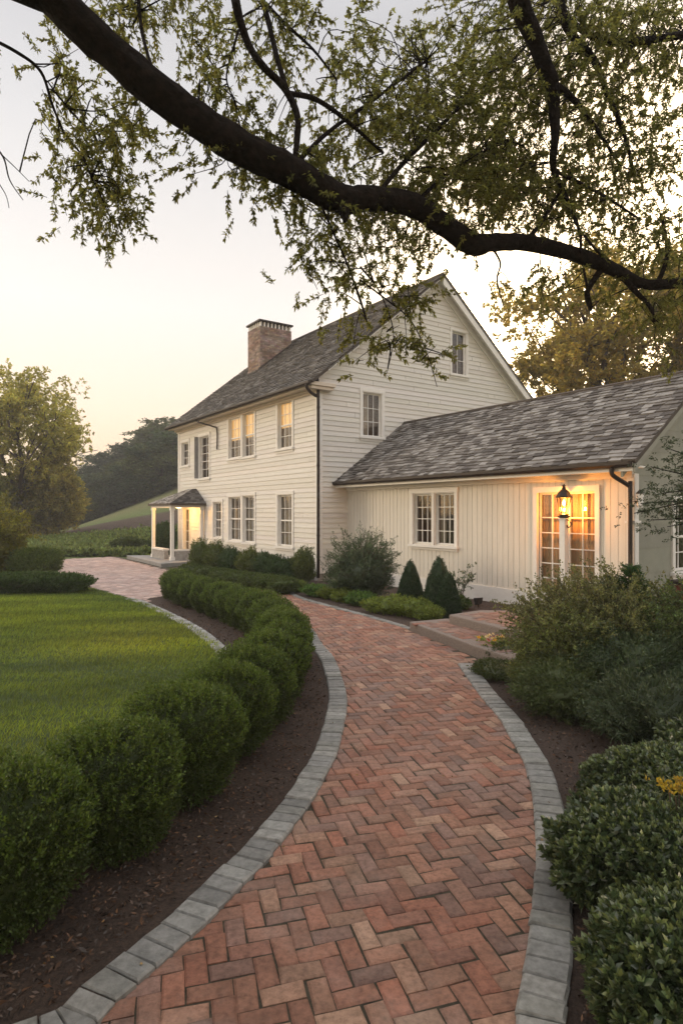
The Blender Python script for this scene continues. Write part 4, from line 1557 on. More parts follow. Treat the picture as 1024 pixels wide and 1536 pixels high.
# cone shrubs
def cone_shrub(label, px, py, hgt, rad, seed):
    x, y = gp(px, py)
    root = empty('conical_shrub', (x, y, 0))
    lv = Leaves()
    n_ = 3600
    u = 1 - np.sqrt(rng.random(n_)); th = rng.uniform(0, 6.28, n_)
    prof = lambda u: rad * (1 - u) ** .75 * (1 - .25 * (1 - u) ** 4) + .01
    r_ = prof(u) * (1 + .06 * np.sin(th * 5 + seed) * np.sin(u * 14 + seed)) * (1 - .12 * rng.random(n_))
    P = np.stack([r_ * np.cos(th), r_ * np.sin(th), u * hgt + .01], 1)
    D = np.stack([np.cos(th), np.sin(th), np.full(n_, .9)], 1)
    lv.tufts(P - norm(D) * .035, D, 8, .05, .022, .009, .6, (1, 1.05, 1), .25, .3)
    m_ = 24
    tt = np.linspace(0, 2 * np.pi, m_, endpoint=False); uu = np.linspace(0, .97, 14)
    V = np.array([(prof(a) * .85 * math.cos(t), prof(a) * .85 * math.sin(t), a * hgt) for a in uu for t in tt])
    Q = np.array([(i * m_ + k, i * m_ + (k + 1) % m_, (i + 1) * m_ + (k + 1) % m_, (i + 1) * m_ + k) for i in range(13) for k in range(m_)])
    lv.extra(V, Q, (.8, .8, .8))
    lv.build('foliage', M['yew'], root)
    mb = MB(); mb.tube([(0, 0, -.02), (0, 0, hgt * .8)], [.03, .01], 6); mb.build('trunk', M['twig'], root)
    tag(root, label, 'conifer', 'clipped cone shrubs by the wing')


cone_shrub('left dark cone shaped clipped conifer beside the loose shrub', 615, 908, .88, .31, 1)
cone_shrub('tallest dark cone clipped conifer below the wing window', 658, 920, 1.02, .36, 2)
cone_shrub('shorter cone conifer pressed against the tallest cone', 672, 927, .78, .26, 3)


def wispy(name, label, loc, n_st, h, spread, mat, L, W, per, seed=1, arch=.3, tint=(1, 1, 1), rad=.007, cat='shrub', group=None, low=.15, side=6, spr=.7, bush=None):
    """stems rising from one base, each with side twigs and leaves"""
    r = np.random.default_rng(seed)
    root = empty(name, loc)
    mb = MB(); lv = Leaves()
    PP, DD = [], []
    for i in range(n_st):
        a = r.uniform(0, 6.28); k = math.sqrt(r.uniform(0, 1)) * spread
        hh = h * r.uniform(.65, 1.08) * (1 - .35 * (k / spread) ** 2)
        b0 = np.array([r.normal() * .06 * spread, r.normal() * .06 * spread, -.02])
        tip = np.array([k * math.cos(a), k * math.sin(a), hh])
        mid = (b0 + tip) / 2 + np.array([0, 0, arch * hh * .3]) - np.array([tip[0], tip[1], 0]) * .15
        pts = smooth_path([b0, mid, tip], 5)
        mb.tube(pts, list(np.linspace(rad, rad * .3, len(pts))), 4, cap=False)
        pts = np.array(pts)
        for s_ in range(side):
            f = r.uniform(low, 1.0); j = f * (len(pts) - 1); i0 = min(int(j), len(pts) - 2)
            p = pts[i0] + (pts[i0 + 1] - pts[i0]) * (j - i0)
            d = pts[i0 + 1] - pts[i0]; d = d / np.linalg.norm(d)
            dd = d + r.normal(size=3) * .7
            dd /= np.linalg.norm(dd)
            ln = h * r.uniform(.10, .24)
            q_ = p + dd * ln
            mb.tube([p, q_], [rad * .4, rad * .2], 3, cap=False)
            for m_ in range(3):
                PP.append(p + dd * ln * (.2 + .4 * m_)); DD.append(dd)
        for m_ in range(2):
            PP.append(pts[-1] - (pts[-1] - pts[-2]) * m_); DD.append(pts[-1] - pts[-2])
    lv.tufts(np.array(PP), np.array(DD), per, h * .07, L, W, spr, tint, .4, .35, .05)
    hi = np.random.default_rng(seed).random(len(PP)) < .14
    lv.tufts(np.array(PP)[hi], np.array(DD)[hi], 4, h * .06, L, W, spr, tuple(np.array(tint) * 2.0), .25, .2)  # scattered tufts tinted brighter to paint in sparkling highlights
    if bush:
        blob_leaves(lv, *bush, n=2.0, amp=.2, seed=seed, core=.8, depth=.3, tint=tuple(np.array(tint) * .9))
    lv.build('foliage', M[mat], root)
    mb.build('stems', M['twig'], root)
    tag(root, label, cat, group)
    return root


x, y = gp(540, 902)
wispy('loose_shrub', 'large loose grey green shrub at the inner corner of house and wing', (x, y + .3, 0), 110, 1.30, .72, 'greyleaf', .05, .013, 7, seed=4, side=8, spr=.8, bush=(.66, .62, 1.0, 2200, 8, .1, .05, .015), tint=(.9, 1.05, .8))
x, y = gp(693, 909)
wispy('wispy_plant', 'thin leafy sapling against the wing wall right of the cones', (x, y + .2, 0), 7, .75, .28, 'greyleaf', .05, .028, 4, seed=6, side=5, tint=(1.6, 1.6, 1.6))
x, y = gp(690, 915)
simple_bush('hosta_clump', 'low broad leaved clump beside the step and cone shrubs', (x - .1, y + .1, 0), .3, .25, .22, 'boxwood', 300, 6, .05, .07, .04, n=2, seed=130, tint=(1.1, 1.2, 1.1))

# -------- right hand border
def rb(px, py): return gp(px, py)


wispy('small_leaf_shrub', 'large airy shrub with small pale leaves before the glazed doors', (2.72, 6.5, 0), 300, 1.10, .95, 'olive', .028, .016, 9, seed=11, side=9, spr=.9, low=.05,
      bush=(.85, .80, .76, 4200, 7, .1, .026, .014))
wispy('small_leaf_shrub', 'second airy small leaved shrub nearer the path corner', (2.16, 6.0, 0), 150, .80, .48, 'olive', .026, .015, 9, seed=12, side=8, spr=.9, low=.05,
      bush=(.5, .5, .6, 2600, 7, .08, .024, .013), tint=(.85, .95, .8))
wispy('small_leaf_shrub', 'dense airy shrub behind the dark conifers at the right edge', (3.55, 6.0, 0), 230, 1.12, .85, 'olive', .028, .016, 9, seed=13, side=8, spr=.9, low=.05,
      bush=(.75, .8, .85, 4200, 7, .1, .028, .015), tint=(.6, .8, .7))
# small upright conifer in front of the wing corner
x, y = (3.05, 6.55)
root = empty('young_conifer', (x, y, 0))
lv = Leaves(); PP, DD = [], []
for z in np.arange(.12, 1.22, .024):
    rr = .34 * (1 - z / 1.26) ** .8
    for k in range(9):
        a = rng.uniform(0, 6.28)
        for f in (.25, .5, .75, 1.0):
            PP.append((rr * f * math.cos(a), rr * f * math.sin(a), z + rr * f * .35)); DD.append((math.cos(a), math.sin(a), .5))
lv.tufts(np.array(PP), np.array(DD), 9, .06, .03, .008, .6, (1.6, 1.7, 1.2), .25, .3)
lv.build('foliage', M['yew'], root)
mb = MB(); mb.tube([(0, 0, -.02), (0, 0, 1.35)], [.03, .006], 6); mb.build('trunk', M['twig'], root)
tag(root, 'young upright conifer rising before the near corner of the wing', 'conifer')
root = empty('young_conifer', (2.82, 6.6, 0))
lv = Leaves(); PP, DD = [], []
for z in np.arange(.12, 1.1, .03):
    rr = .16 * (1 - z / 1.15) ** .7
    for k in range(7):
        a = rng.uniform(0, 6.28)
        for f in (.4, .8, 1.1):
            PP.append((rr * f * math.cos(a), rr * f * math.sin(a), z + rr * f * .4)); DD.append((math.cos(a), math.sin(a), .7))
lv.tufts(np.array(PP), np.array(DD), 8, .05, .028, .007, .6, (1.0, 1.1, 1.0), .25, .3)
lv.build('foliage', M['yew'], root)
mb = MB(); mb.tube([(0, 0, -.02), (0, 0, 1.08)], [.02, .005], 6); mb.build('trunk', M['twig'], root)
tag(root, 'slim dark conifer spire left of the young conifer', 'conifer')

simple_bush('spreading_yew', 'dark spreading evergreen low behind the glossy shrub', (2.5, 4.85, 0), .62, .5, .50, 'blue', 2600, 10, .09, .045, .009, n=2, amp=.2, seed=140, tint=(1.2, 1.2, 1.1), freq=4, up=.5)
simple_bush('spreading_yew', 'second dark spreading evergreen at the right edge of the border', (3.2, 4.7, 0), .7, .6, .62, 'blue', 2600, 10, .09, .045, .009, n=2, amp=.2, seed=141, tint=(1.0, 1.15, 1.0), freq=4, up=.5)
simple_bush('spreading_yew', 'dark evergreen shrub under the airy shrub beside bare mulch', (1.98, 5.5, 0), .44, .40, .46, 'blue', 1900, 10, .08, .04, .009, n=2, amp=.2, seed=142, tint=(1.6, 1.55, 1.0), freq=4, up=.5)
simple_bush('spreading_yew', 'round blue green evergreen behind the other low evergreens', (2.65, 5.6, 0), .6, .5, .72, 'blue', 2600, 10, .08, .04, .010, n=2, amp=.2, seed=143, tint=(1.2, 1.3, 1.1), freq=4, up=.5)
x, y = gp(745, 1015)
simple_bush('ground_cover_mat', 'low dull green mat beside the top of the right edging', (x + .05, y + .1, 0), .3, .45, .12, 'boxwood', 1300, 8, .04, .018, .010, n=2, seed=150, tint=(1.1, 1.0, 1.2))
x, y = gp(758, 992)
simple_bush('ground_cover_mat', 'low green mat against the end of the lower stone step', (x + .1, y + .15, 0), .35, .35, .18, 'boxwood', 1200, 8, .04, .02, .011, n=2, seed=151, tint=(1.0, 1.0, 1.1))
# flowers by the step
x, y = gp(742, 985)
root = empty('flowering_plant', (x, y + .1, 0))
lv = Leaves()
P = rng.normal(size=(60, 3)) * np.array([.10, .10, .05]) + np.array([0, 0, .10])
lv.tufts(P, rand_dirs(60) + np.array([0, 0, 1]), 6, .05, .045, .02, .7, (1, 1, 1), .25)
lv.build('foliage', M['lime'], root)
lv = Leaves()
for k in range(16):
    c = np.array([rng.normal() * .12 + .03, rng.normal() * .08, .19 + rng.random() * .06])
    lv.tufts(np.repeat(c[None], 5, 0), rand_dirs(5) + np.array([0, 0, .8]), 3, .008, .026, .016, .8, [(1, .9, .75), (1, .6, .1), (.9, .8, .5), (.55, .10, .05)][k % 4], .1)
lv.build('flowers', M['petal'], root)
tag(root, 'small plant with white, yellow and red flowers at the step end', 'flowers')
# spiky plants on the mulch
for (px, py, sc_, lb) in ((925, 1185, 1.0, 'spiky silver green clump between mulch and evergreens'), (985, 1165, 1.1, 'second spiky silver green clump by the right edge')):
    x, y = gp(px, py)
    root = empty('spiky_plant', (x, y, 0))
    lv = Leaves()
    D = rand_dirs(90); D[:, 2] = np.abs(D[:, 2]) + .25
    lv.add(rng.normal(size=(90, 3)) * np.array([.02, .02, .005]) + np.array([0, 0, .03]), D, .17 * sc_, .014, (1.5, 1.8, 1.8), .3)
    D = rand_dirs(120); D[:, 2] = np.abs(D[:, 2]) + .4
    lv.add(rng.normal(size=(120, 3)) * np.array([.10, .10, .01]) + np.array([0, 0, .03]), D, .11 * sc_, .012, (1.2, 1.6, 1.4), .3)
    lv.build('leaves', M['greyleaf'], root)
    tag(root, lb, 'plant', 'spiky clumps in the right border')


def glossy_shrub(label, loc, rx, ry, h, seed, n_=3600, L=.040, W=.018, tint=(1, 1, 1)):
    root = empty('glossy_shrub', loc)
    lv = Leaves()
    d = rand_dirs(n_); p = blob_pts(d, rx, ry, h, 2.4, .14, seed, -.02, 4.0)
    c0 = np.array([0, 0, h / 2]); s = 1 - .22 * rng.random(n_) ** 1.3
    p = c0 + (p - c0) * s[:, None]; k = p[:, 2] > .02; p, d = p[k], d[k]
    D = norm(d * np.array([1, 1, .6]) + np.array([0, 0, .7]))
    # rosettes of leaves at the shoot tips
    lv.tufts(p - D * .03, D, 9, .035, L, W, .75, tint, .3, .3, .08)
    tipm = rng.random(len(p)) < .45
    lv.tufts(p[tipm] + D[tipm] * .012, D[tipm], 5, .01, L * .7, W * .8, .55, tuple(np.array(tint) * np.array([2.1, 1.9, 1.7])), .35, .4)
    v, qd = cube_sphere(9); pv = blob_pts(v, rx, ry, h, 2.4, .14, seed, -.02, 4.0); pv = c0 + (pv - c0) * .74
    lv.extra(pv, qd, (.8, .8, .8))
    lv.build('foliage', M['glossy'], root)
    mb = MB(); stems(mb, 8, h * .7, .05, rx * .6, .012, seed); mb.build('stems', M['twig'], root)
    tag(root, label, 'shrub', 'glossy leaved shrubs beside the near end of the path')
    return root


glossy_shrub('glossy leaved shrub touching the right edging at the foot of the picture', (1.28, 2.05, 0), .42, .42, .42, 161)
glossy_shrub('glossy leaved shrub beside bare mulch, rearmost of the glossy group', (1.95, 3.68, 0), .46, .40, .38, 162)
glossy_shrub('glossy leaved shrub in the middle of the group along the right edging', (1.47, 2.85, 0), .46, .48, .42, 163)
glossy_shrub('low glossy leaved shrub filling the gap behind the foot of picture shrub', (1.50, 2.42, 0), .36, .36, .36, 167)
glossy_shrub('glossy leaved shrub at the right picture edge behind the yellow glint leaves', (2.15, 3.1, 0), .50, .50, .50, 164)
glossy_shrub('glossy leaved shrub in the bottom right corner', (1.98, 2.1, 0), .45, .45, .50, 165)
glossy_shrub('glossy leaved shrub farthest right below the dark evergreens', (2.6, 4.05, 0), .45, .42, .42, 166)
root = empty('sun_glint_leaves', (1.62, 2.95, 0))  # yellow leaves added to stand for sunlight glinting on the shrubs
lv = Leaves()
P = np.stack([rng.normal(size=46) * .055, rng.normal(size=46) * .05, .46 + rng.random(46) * .05], 1)
lv.tufts(P, rand_dirs(46) + np.array([0, 0, 1]), 5, .02, .026, .013, .8, (1, 1, 1), .3)
lv.build('leaves', M['yellow'], root)
mb = MB()
for k in range(8): mb.tube([(rng.normal() * .02, rng.normal() * .02, 0), (rng.normal() * .05, rng.normal() * .05, .46)], .004, 4)
mb.build('stems', M['twig'], root)
tag(root, 'yellow tinted leaves standing for a sunlight glint on the glossy shrubs', 'plant')

# -------- left: low hedge, shrubs
x0h, y0h = gp(118, 888)
simple_bush('low_hedge', 'long low clipped hedge between the lawn and driveway at left', (x0h - 1.5, y0h - .2, 0), 1.75, .5, .44, 'boxwood', 8000, 9, .06, .04, .020, n=3.2, amp=.10, seed=170, tint=(1.0, 1.15, 1.2), freq=5, cat='hedge', part='leaves', nst=20)
bpy.data.objects['low_hedge'].rotation_euler = (0, 0, R(8))
simple_bush('low_hedge', 'darker low hedge continuing out of the picture at left', (x0h - 4.6, y0h - .75, 0), 1.6, .55, .42, 'boxwood', 6000, 9, .06, .04, .020, n=3.2, amp=.08, seed=171, tint=(.9, 1.0, 1.1), freq=5, cat='hedge', part='leaves', nst=20)
simple_bush('round_shrub', 'round green shrub behind the low hedge at left', (-8.4, 17.0, 0), .75, .7, .85, 'boxwood', 2600, 8, .10, .05, .025, n=2, amp=.2, seed=172, tint=(1.7, 1.6, 1.6))
wispy('yellow_shrub', 'tall yellowing shrub at the left edge behind the low hedge', (-9.6, 17.2, 0), 90, 2.15, .95, 'yellow', .07, .04, 6, seed=31, side=7, spr=.9, low=.1, bush=(.8, .8, 1.5, 1700, 7, .12, .07, .035), tint=(.42, .58, .7))

# -------- hedge and shrubs by the porch, at the field edge
fe = [(128, 834, .6, .5), (150, 832, .6, .5), (186, 831, 1.0, 1.35), (204, 830, .9, 1.1), (222, 830, .8, 1.0)]
fel = ['low bush at the left of the field edge row', 'small bush second in the field edge row', 'round bush in the middle of the field edge row behind the driveway', 'bush between the round bush and the porch',
       'dark bush at the field edge right behind the porch posts']
for i, ((px, py, w, h), lb) in enumerate(zip(fe, fel)):
    x, y = gp(px, py)
    simple_bush('field_bush', lb, (x, y + .6, -.05), w * .75, w * .6, h * .55, 'boxwood', 1500, 8, .14, .07, .035, n=2.2, amp=.18, seed=180 + i, tint=(1.1, 1.05, 1.2) if i < 3 else (.8, .8, .9), group='bushes at the edge of the field')
# dark bush seen through the porch
xx, yy = onb(11.0, -.35)
simple_bush('field_bush', 'dark tall shrub filling the view through the porch', (xx, yy, 0), .5, .6, 1.35, 'yew', 1600, 8, .12, .05, .03, n=2.4, amp=.15, seed=190, tint=(1.3, 1.3, 1.3), group='bushes at the edge of the field')
# field crop as ground cover
n = 46000
y = rng.uniform(25.5, 36, n); x = rng.uniform(-34, -8, n)
r_ = x / y
ok = (r_ > -.60) & (r_ < -.26) & (y < 34 + rng.normal(size=n) * .7)
x, y = x[ok], y[ok]
z = terrain_z(x, y)
ok = ~inside(big, x, y)
x, y, z = x[ok], y[ok], z[ok]
lv = Leaves()
hgt = .10 + .14 * (fbm(x, y, 8, .9, 3) > -.1)
lv.tufts(np.stack([x, y, z + .02], 1), rng.normal(size=(len(x), 3)) * .35 + np.array([0, 0, 1]), 3, .25, .20, .10, .8, (1, 1, 1), .35, .35)
tag(lv.build('field_crop', M['crop']), 'pale green leafy crop covering the field behind the driveway', 'crop', kind='stuff')


# ================================================================== trees
def grow(mb, tips, p, d, length, rad, depth, r, spread=.55, taper=.62, n_child=3, upb=.12, sides=7):
    pts = [np.array(p)]
    dd = np.array(d, float)
    n_ = 4
    for i in range(n_):
        dd = dd + r.normal(size=3) * .13 + np.array([0, 0, upb * .3])
        dd /= np.linalg.norm(dd)
        pts.append(pts[-1] + dd * length / n_)
    mb.tube(pts, list(np.linspace(rad, rad * taper, len(pts))), sides, cap=False)
    if depth == 0:
        tips.append((pts[-1], dd)); tips.append((pts[-3], dd))
        return
    for k in range(n_child):
        nd = dd + r.normal(size=3) * spread + np.array([0, 0, upb])
        nd /= np.linalg.norm(nd)
        j = -1 if k < 2 else r.integers(2, n_ + 1)
        grow(mb, tips, pts[j], nd, length * r.uniform(.62, .85), rad * taper * .85, depth - 1, r, spread, taper, n_child, upb, max(4, sides - 1))


def make_tree(name, label, loc, h, crown_r, mat, barkm, seed, leaves, L, W, trunk=.3, clump=.16, group=None, tint=(1, 1, 1), low=.35, per=10, shape=1.0, tilt=(0, 0), link=True):
    r = np.random.default_rng(seed)
    root = empty(name, loc)
    mb = MB(); tips = []
    th = h * trunk
    pts = [np.array([0, 0, -.3]), np.array([.02 * h * r.normal(), .02 * h * r.normal(), th * .5]), np.array([tilt[0] * th, tilt[1] * th, th])]
    mb.tube(smooth_path(pts, 3), list(np.linspace(h * .028, h * .020, 7)), 9)
    for k in range(5):
        a = 6.28 * k / 5 + r.uniform(-.4, .4)
        grow(mb, tips, pts[-1] - np.array([0, 0, th * .25 * r.random()]), (math.cos(a) * .8, math.sin(a) * .8, r.uniform(.5, 1.2)), h * .24, h * .011, 2, r, n_child=3)
    grow(mb, tips, pts[-1], (0, 0, 1), h * .28, h * .015, 2, r, n_child=4)
    mb.build('trunk', M[barkm], root)
    lv = Leaves()
    zc = h * (low + (1 - low) / 2); hz = h * (1 - low) / 2
    # clumps over an uneven crown volume
    nc = 70
    d = norm(r.normal(size=(nc, 3)))
    rad = r.uniform(.35, 1.0, nc) ** .6
    lm = lump(d, seed, .28, 2.2)
    C = np.stack([d[:, 0] * crown_r, d[:, 1] * crown_r, d[:, 2] * hz], 1) * (rad * lm)[:, None] * .85 + np.array([tilt[0] * th, tilt[1] * th, zc])
    TP = np.array([t[0] for t in tips])
    sel = TP[r.permutation(len(TP))[:40]]
    C = np.concatenate([C, sel])
    per_c = leaves // (len(C) * per)
    cs = clump * h * r.uniform(.5, 1.15, len(C))
    off = norm(r.normal(size=(len(C) * per_c, 3))) * (r.random((len(C) * per_c, 1)) ** .45)
    PP = np.repeat(C, per_c, 0) + off * np.repeat(cs, per_c)[:, None] * np.array([1, 1, .7])
    ct = np.repeat(r.uniform(.75, 1.25, len(C)), per_c)
    DD = off + np.array([0, 0, .3]) + r.normal(size=off.shape) * .5
    m0 = len(lv.V)
    lv.tufts(PP, DD, per, L * 1.6, L, W, .9, tint, .3, .25, .1)
    lv.C[-1][:, :3] *= np.repeat(np.repeat(ct, per), 4)[:, None]
    lv.build('crown', M[mat], root)
    tag(root, label, 'tree', group)
    return root


# tree behind the wing (right) and its neighbours
make_tree('broadleaf_tree', 'tall golden green tree behind the wing roof at right', (12.6, 27, 0), 14.5, 5.2, 'gold', 'barkg', 41, 64000, .19, .11, tint=(1, 1, 1), low=.12, clump=.085)
make_tree('broadleaf_tree', 'second golden green tree at the right edge above the roof', (17.5, 25, 0), 15.5, 5.0, 'gold', 'barkg', 42, 60000, .19, .11, tint=(.8, .9, .75), low=.15, clump=.09)
# left trees
make_tree('broadleaf_tree', 'airy green tree with open crown at the left edge', (-18.6, 36, 0), 10.8, 4.1, 'midtree', 'barkg', 43, 34000, .17, .10, tint=(1.15, 1.1, .9), low=.22, clump=.095, trunk=.3)
make_tree('broadleaf_tree', 'squat brownish green tree below the airy tree', (-18.3, 38, -.1), 5.8, 2.7, 'midtree', 'barkg', 44, 60000, .16, .09, tint=(.95, .85, .8), low=.0, clump=.17, trunk=.2)
make_tree('broadleaf_tree', 'dense green tree at the left edge behind the yellow shrub', (-21.0, 34, 0), 5.6, 3.2, 'midtree', 'barkg', 45, 50000, .16, .09, tint=(.75, .78, .8), low=.0, clump=.17, trunk=.2)
# woodland on the hill, each tree its own
protos = [make_tree('woodland_tree', 'x', (0, 0, 0), 12 + i, 4.6, 'wood', 'barkg', 60 + i, 26000, .42, .26, low=.02, clump=.10, trunk=.25, tint=[(1, 1, 1), (1.35, 1.25, .9), (.85, 1.0, 1.0)][i]) for i in range(3)]
wd = [(92, 62, 10.5, 1.0), (118, 60, 10.5, 1.0), (140, 66, 11.5, 1.05), (160, 62, 12.0, 1.1), (183, 66, 12.5, 1.0), (205, 62, 11.0, 1.1), (222, 64, 12.0, 1.0), (243, 62, 13.0, 1.1), (262, 64, 14.0, 1.1),
      (285, 66, 14.0, 1.1), (128, 76, 14.5, 1.2), (172, 78, 15.5, 1.2), (212, 78, 15.5, 1.2), (250, 78, 17.0, 1.2), (75, 72, 12.0, 1.2), (45, 66, 10.0, 1.2), (15, 66, 10.0, 1.2), (100, 88, 15, 1.3), (-20, 70, 10, 1.3)]
wlb = ['front row woodland tree just right of the brownish squat tree', 'dark round woodland tree at the low left end of the hillside wood', 'rounded woodland tree above the left end of the field',
       'broad dark tree in the front row above the middle of the field', 'tall front row woodland tree over the brown strip', 'woodland tree left of the house corner group', 'narrow gap filling woodland tree left of the porch roof',
       'woodland tree rising just left of the house corner', 'tall woodland tree partly behind the house corner', 'woodland tree behind the front wall of the house',
       'rear woodland tree showing over the left front row', 'rear woodland tree with a rounded top in the middle of the skyline', 'rear woodland tree on the skyline left of the highest one', 'highest rear woodland tree beside the roof end',
       'woodland tree behind the airy tree at left', 'woodland tree seen through the airy tree', 'woodland tree at the far left behind the dense green tree', 'most distant woodland tree low on the skyline', 'woodland tree outside the left picture edge']
for i, ((px, d, h, w), lb) in enumerate(zip(wd, wlb)):
    o = copy_tree(protos[i % 3])
    x = (px - CX) / F * d
    zt_ = float(terrain_z(np.array([x]), np.array([float(d)]))[0])
    o.location = (x, d, zt_ - .3)
    s = h / 13 * .36
    o.scale = (s * w * 1.8, s * w * 1.8, s * 1.15)
    o.rotation_euler = (0, 0, rng.uniform(0, 6.28))
    tag(o, lb, 'tree', 'woodland trees on the hillside')
for p in protos:
    for c in list(p.children): bpy.data.objects.remove(c)
    bpy.data.objects.remove(p)

# -------- tree reaching in from the right, before the wing end
root = empty('side_tree', (5.6, 7.0, 0))
tag(root, 'dark leaved small tree reaching in front of the shaded wing end', 'tree')
mb = MB()
o3 = np.array([5.6, 7.0, 0])
mb.tube(smooth_path([(0, 0, -.1), (.1, .05, 1.0), (-.1, 0, 1.9), (-.2, .1, 2.9)], 4), list(np.linspace(.09, .04, 13)), 8)
lv = Leaves(); PP, DD = [], []
ends = [(960, 755, 7.2), (975, 700, 7.3), (1000, 672, 7.4), (990, 740, 7.0), (1015, 700, 7.2), (950, 770, 7.3), (1010, 760, 7.2), (975, 780, 7.1), (1020, 735, 7.3), (1000, 790, 7.2), (1035, 670, 7.3), (1050, 750, 7), (1060, 700, 7.2)]
for (px, py, d) in ends:
    e = np.array(at(px, py, d)) - o3
    s0 = np.array([-.12, .02, 1.5 + .5 * rng.random()])
    m_ = (s0 + e) / 2 + np.array([0, 0, .12])
    pts = smooth_path([s0, m_, e], 5)
    mb.tube(pts, list(np.linspace(.018, .005, len(pts))), 5)
    for k in range(90):
        f = rng.uniform(.35, 1.0); c = pts[int(f * (len(pts) - 1))] + rng.normal(size=3) * .13
        PP.append(c); DD.append((e - s0) / np.linalg.norm(e - s0) + rng.normal(size=3) * .7)
lv.tufts(np.array(PP), np.array(DD), 14, .09, .035, .013, .8, (1.0, 1.05, .95), .3, .25, .1)
lv.build('crown', M['blue'], root)
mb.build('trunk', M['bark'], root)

# -------- the great tree overhead
big_tree = empty('oak_tree', (-4.3, 1.6, 0))
tag(big_tree, 'large dark limbed tree whose heavy bough sweeps across the sky overhead', 'tree')
T0 = np.array([-4.3, 1.6, 0])
tr = MB()


def A(px, py, d): return np.array(at(px, py, d)) - T0


def branch(spec, sides=12, bump=.0, rough=.0):
    """spec: (px, py, depth, thickness in photo px)"""
    pts = [np.r_[A(px, py, d), t * d / F / 2] for px, py, d, t in spec]
    P = smooth_path(pts, 6)
    tr.tube([p[:3] for p in P], [max(.002, p[3] * (1 + bump * math.sin(i * 1.7) * math.sin(i * .6))) for i, p in enumerate(P)], sides, rough=rough)
    return [p[:3] for p in P]


# trunk and the near part of the bough
tr.tube(smooth_path([(0, 0, -.1), (.05, .05, .6), (.1, .1, 2.4), (.2, .1, 3.9), (.1, 0, 5.4), (.3, -.2, 7.5)], 5), list(np.linspace(.42, .30, 26)), 16)
main = [(60, -25, 3.5, 53), (130, 45, 3.6, 51), (240, 140, 3.75, 50), (350, 215, 3.9, 48), (430, 255, 4.05, 45), (495, 292, 4.2, 42), (518, 300, 4.25, 40), (560, 298, 4.35, 34), (620, 308, 4.5, 33), (672, 342, 4.65, 31), (708, 366, 4.75, 32),
        (735, 364, 4.85, 26), (785, 364, 5.0, 23), (850, 378, 5.15, 21), (915, 402, 5.3, 19), (965, 426, 5.45, 15), (1030, 426, 5.6, 15), (1110, 440, 5.8, 12)]
p_start = A(60, -25, 3.5)
mpts = branch(main, 30, .05, .06)
tr.tube(smooth_path([(.2, .1, 3.7), tuple((np.array([.2, .1, 3.7]) * .45 + p_start * .55) + np.array([0, 0, .28])), tuple(p_start), tuple(A(80, -5, 3.52))], 5), [.18] * 4 + [.15] * 4 + [.12] * 4 + [.10] * 3 + [.098], 20, rough=.05)
